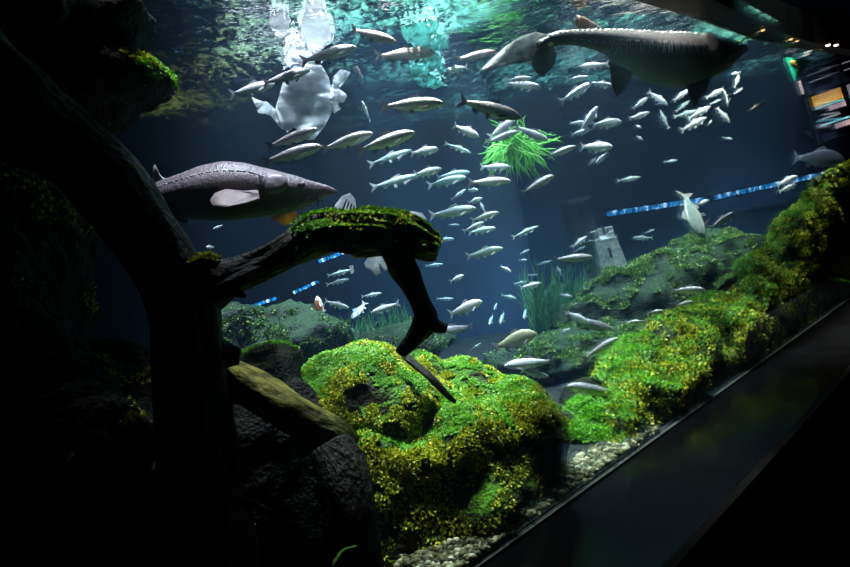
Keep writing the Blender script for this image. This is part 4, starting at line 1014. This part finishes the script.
        return link(nm, mesh(nm, V, Fc, True), m or matfin, root)
    return root, surf, scutes, fin, mid
M_scute = simple('scute', (.78, .74, .76), .4, .4)
# the near sturgeon at the left
M_stA = sturgeon_mat('mauve_sturgeon_skin', (.27, .21, .245), (.03, .025, .025), 1)  # near-black belly colour paints in the shade under the body
M_finA = simple('sturgeon_fin', (.33, .26, .27), .5, .3, nscale=20, trans=.25)
M_finO = simple('sturgeon_fin_brown', (.42, .24, .08), .5, .3, nscale=20, trans=.5)
stA = [(337, 192, 1.2), (334, 191.5, 3), (328, 191, 5.5), (318, 191.5, 9), (308, 192.5, 13), (298, 193.5, 17), (286, 194, 20), (274, 193.5, 22.5), (260, 193, 25), (244, 192, 28), (226, 192, 29.5), (206, 194, 27.5), (186, 197, 23), (168, 200, 20), (152, 203, 16), (138, 206, 12), (126, 210, 8), (114, 214, 5)]
rt, surf, scutes, fin, mid = sturgeon('sturgeon', stA, [110, 340], [3.0, 3.1], .72, 'mauve grey sturgeon with white flank scutes swimming right behind the trunk', M_stA, M_finA, M_scute, 8)
scutes([(160, 189), (175, 184), (197, 178), (215, 174), (235, 173), (252, 174), (264, 178)], 30, .010)
scutes([(165, 180), (185, 174), (205, 167.5), (226, 164), (246, 165.5), (262, 169)], 16, .009, 'back_scutes')
fin('dorsal_fin', [(170, 182), (162, 177), (158, 172), (155, 164), (153, 168), (153, 178), (152, 188), (160, 190)], .0, 0, simple('fin_white_edge', (.5, .48, .5), .5, .3))
fin('pectoral_fin', [(258, 190), (244, 191), (226, 189), (215, 193), (210, 200), (213, 206), (223, 208), (244, 204), (259, 199)], .16, .04, fl=.011)
fin('pectoral_fin', [(272, 212), (270, 216), (276, 221), (286, 226), (295, 221), (298, 214), (293, 208)], -.02, -.1, M_finO)
fin('pelvic_fin', [(172, 216), (176, 220), (187, 224), (189, 221), (180, 217)], .04, .05, M_finO)
fin('tail_fin', [(116, 208), (108, 206), (102, 212), (98, 222), (104, 224), (112, 219)], 0, 0)
def blob(nm, px, py, rx, rz, ry, out, m):
    p, nr = surf(px, py, out); s = 3.08 / F; b = bmesh.new(); bmesh.ops.create_uvsphere(b, u_segments=20, v_segments=12, radius=1)
    bmesh.ops.transform(b, matrix=Matrix.Translation(p) @ nr.to_track_quat('Y', 'Z').to_matrix().to_4x4() @ Matrix.Diagonal((rx * s, ry, rz * s, 1)), verts=b.verts); return link(nm, bm_mesh(nm, b, True), m, rt)
blob('gill_cover', 277, 186, 13, 10, .016, -.004, simple('gill_plate', (.36, .30, .34), .4, .5, nscale=25, bump=.3))
blob('gill_slit', 264, 186, 1.5, 9, .01, -.003, M_find)
blob('eye_socket', 301, 186.5, 5.5, 2.6, .01, -.002, M_find)
blob('eye', 301, 186.5, 1.8, 1.8, .014, .002, M_eye)
blob('mouth', 309, 200, 9, 1.6, .012, -.01, M_find)
for x in (309, 313, 317, 321):
    a = [P(x, 200, 3.07) - mid, P(x + .5, 204, 3.06) - mid, P(x + 2, 208, 3.05) - mid]
    tube('barbel', a, [.004, .003, .0015], M_finA, rt, 8, 0, 0, step=.01)
# the big sturgeon under the surface at the upper right
M_stB = sturgeon_mat('olive_sturgeon_skin', (.13, .10, .10), (.20, .20, .06), 1)
M_finB = simple('dark_sturgeon_fin', (.10, .08, .05), .5, .3, nscale=16, trans=.2)
M_tailB = simple('pale_tail_fin', (.85, .78, .68), .5, .3, nscale=12, noise_amt=.35, trans=.5)
stB = [(747, 49, 2), (742, 49, 6), (732, 51, 12), (716, 55, 19), (700, 58, 24), (680, 60, 27), (660, 58.5, 26), (640, 53, 22), (620, 46, 16.5), (605, 41, 11.5), (590, 38.5, 9), (575, 37.5, 7.5), (560, 38, 7), (548, 41, 6), (538, 46, 4)]
rt, surf, scutes, fin, mid = sturgeon('sturgeon', stB, [490, 600, 650, 700, 745], [4.5, 5.0, 5.35, 5.55, 5.65], .72, 'large dark sturgeon with ridged back just under the surface at the upper right', M_stB, M_finB, M_scute, 8)
scutes([(550, 36), (575, 31.5), (600, 31), (620, 31.5), (650, 34), (680, 35.5), (700, 37)], 34, .024, 'back_scutes')
scutes([(570, 41), (600, 45), (625, 50), (650, 53), (680, 55), (700, 54)], 22, .011, 'flank_scutes')
fin('tail_fin', [(550, 36), (535, 32), (520, 37), (505, 47), (492, 59), (479, 72), (490, 71), (505, 65), (520, 63), (533, 60), (547, 50)], 0, .15, M_tailB)
fin('lower_tail_fin', [(552, 42), (557, 54), (554, 66), (543, 77), (536, 72), (530, 62), (537, 48)], .02, .05, simple('olive_tail_fin', (.22, .18, .10), .5, .3, nscale=10, noise_amt=.35, trans=.25))
fin('dorsal_fin', [(606, 32), (596, 24), (584, 17), (577, 15), (575, 22), (580, 32)], 0, 0, simple('rosy_dorsal_fin', (.30, .18, .15), .5, .3, trans=.3))
fin('pelvic_fin', [(634, 72), (630, 82), (623, 92), (617, 97), (612, 86), (609, 62)], .05, .10)
fin('pectoral_fin', [(712, 76), (706, 92), (697, 106), (694, 107), (690, 98), (686, 84)], .05, .12)
b = bmesh.new(); p, nr = surf(702, 50, -.01); bmesh.ops.create_uvsphere(b, u_segments=20, v_segments=12, radius=1)
bmesh.ops.transform(b, matrix=Matrix.Translation(p) @ nr.to_track_quat('Y', 'Z').to_matrix().to_4x4() @ Matrix.Diagonal((.12, .03, .13, 1)), verts=b.verts); link('gill_cover', bm_mesh('gill_cover', b, True), simple('olive_gill_plate', (.20, .17, .15), .4, .5), rt)
bm = bmesh.new()
for k in range(26):
    x = 606 + k * 3.7; yc = 50 + 5 * math.sin((x - 600) / 100 * 2.2)
    for s in range(5):
        p, nr = surf(x + s * .25, yc - 6 + s * 2.6); g = bmesh.ops.create_icosphere(bm, subdivisions=1, radius=1)
        bmesh.ops.transform(bm, matrix=Matrix.Translation(p) @ nr.to_track_quat('Y', 'Z').to_matrix().to_4x4() @ Matrix.Diagonal((.010, .007, .018, 1)), verts=g['verts'])
link('flank_ridges', bm_mesh('flank_ridges', bm), simple('ridge_grey', (.42, .37, .38), .4, .5), rt)
s_ = 5.6 / F
b = bmesh.new(); p, nr = surf(733, 46, 0); bmesh.ops.create_uvsphere(b, u_segments=10, v_segments=8, radius=.014); link('eye', bm_mesh('eye', b, True), M_eye, rt).location = p
p, nr = surf(728, 58, 0)
a = [surf(720, 62, .002)[0], surf(728, 58, .002)[0], surf(737, 53, .002)[0]]; tube('mouth', a, [.008, .01, .006], M_find, rt, 8, 0, 0, step=.02)
# the white koi hidden behind the arching branch: only its fins and tail show
rt = empty('fancy_fish', P(372, 236, 2.95), label='white long-finned fish hidden behind the mossy branch with only fins showing', cat='fish')
c0 = rt.location.copy()
def part(nm, outl, D, m, seed, wav=.006, jag=0):
    o = sheet(nm, outl, D, m, None, None, .008, wav, seed, None, 0, jag); o.parent = rt; o.location = P(*outl[0], D) - c0; return o
M_whitef = simple('white_fin', (.80, .80, .92), .4, .4, nscale=20, noise_amt=.1, trans=.6)
b = bmesh.new(); bmesh.ops.create_uvsphere(b, u_segments=24, v_segments=14, radius=1)
bmesh.ops.transform(b, matrix=Matrix.Rotation(.12, 4, 'Y') @ Matrix.Diagonal((.20, .06, .055, 1)), verts=b.verts)
for v in b.verts: v.co.z *= 1.1 - abs(v.co.x) * 1.5
link('body', bm_mesh('body', b, True), MF['silver'], rt)
part('tail_fin', [(332, 214), (335, 205), (342, 196), (350, 193), (355, 199), (356, 208), (354, 216), (345, 220)], 2.96, M_whitef, 1)
part('tail_fin', [(314, 216), (320, 209), (327, 207), (331, 213), (328, 218), (318, 220)], 2.97, M_whitef, 2)
for k in range(4): part('fin_ray', [(341 + k * 3.4, 212 + k), (346 + k * 2.6, 199 + k * 2), (347.2 + k * 2.6, 199.5 + k * 2), (342.4 + k * 3.4, 213 + k)], 2.945, M_find, 3 + k, .001)
part('pectoral_fin', [(364, 263), (371, 253), (377, 245), (385, 249), (391, 257), (390, 263), (384, 259), (389, 268), (385, 271), (378, 262), (381, 273), (376, 276), (371, 270), (366, 268)], 2.95, M_whitef, 8)
part('head', [(400, 213), (412, 211), (422, 213), (427, 219), (424, 226), (416, 228), (408, 222)], 2.95, M_whitef, 9)
part('eye_patch', [(411, 217), (417, 215), (421, 219), (416, 223)], 2.935, M_find, 10, .001)
part('mouth_patch', [(352, 252), (359, 251), (361, 255), (357, 259), (352, 257)], 2.95, simple('orange_mark', (.75, .42, .10), .4, .4), 11)
part('cheek', [(349, 266), (353, 265), (354, 272), (351, 274)], 2.94, M_whitef, 12)
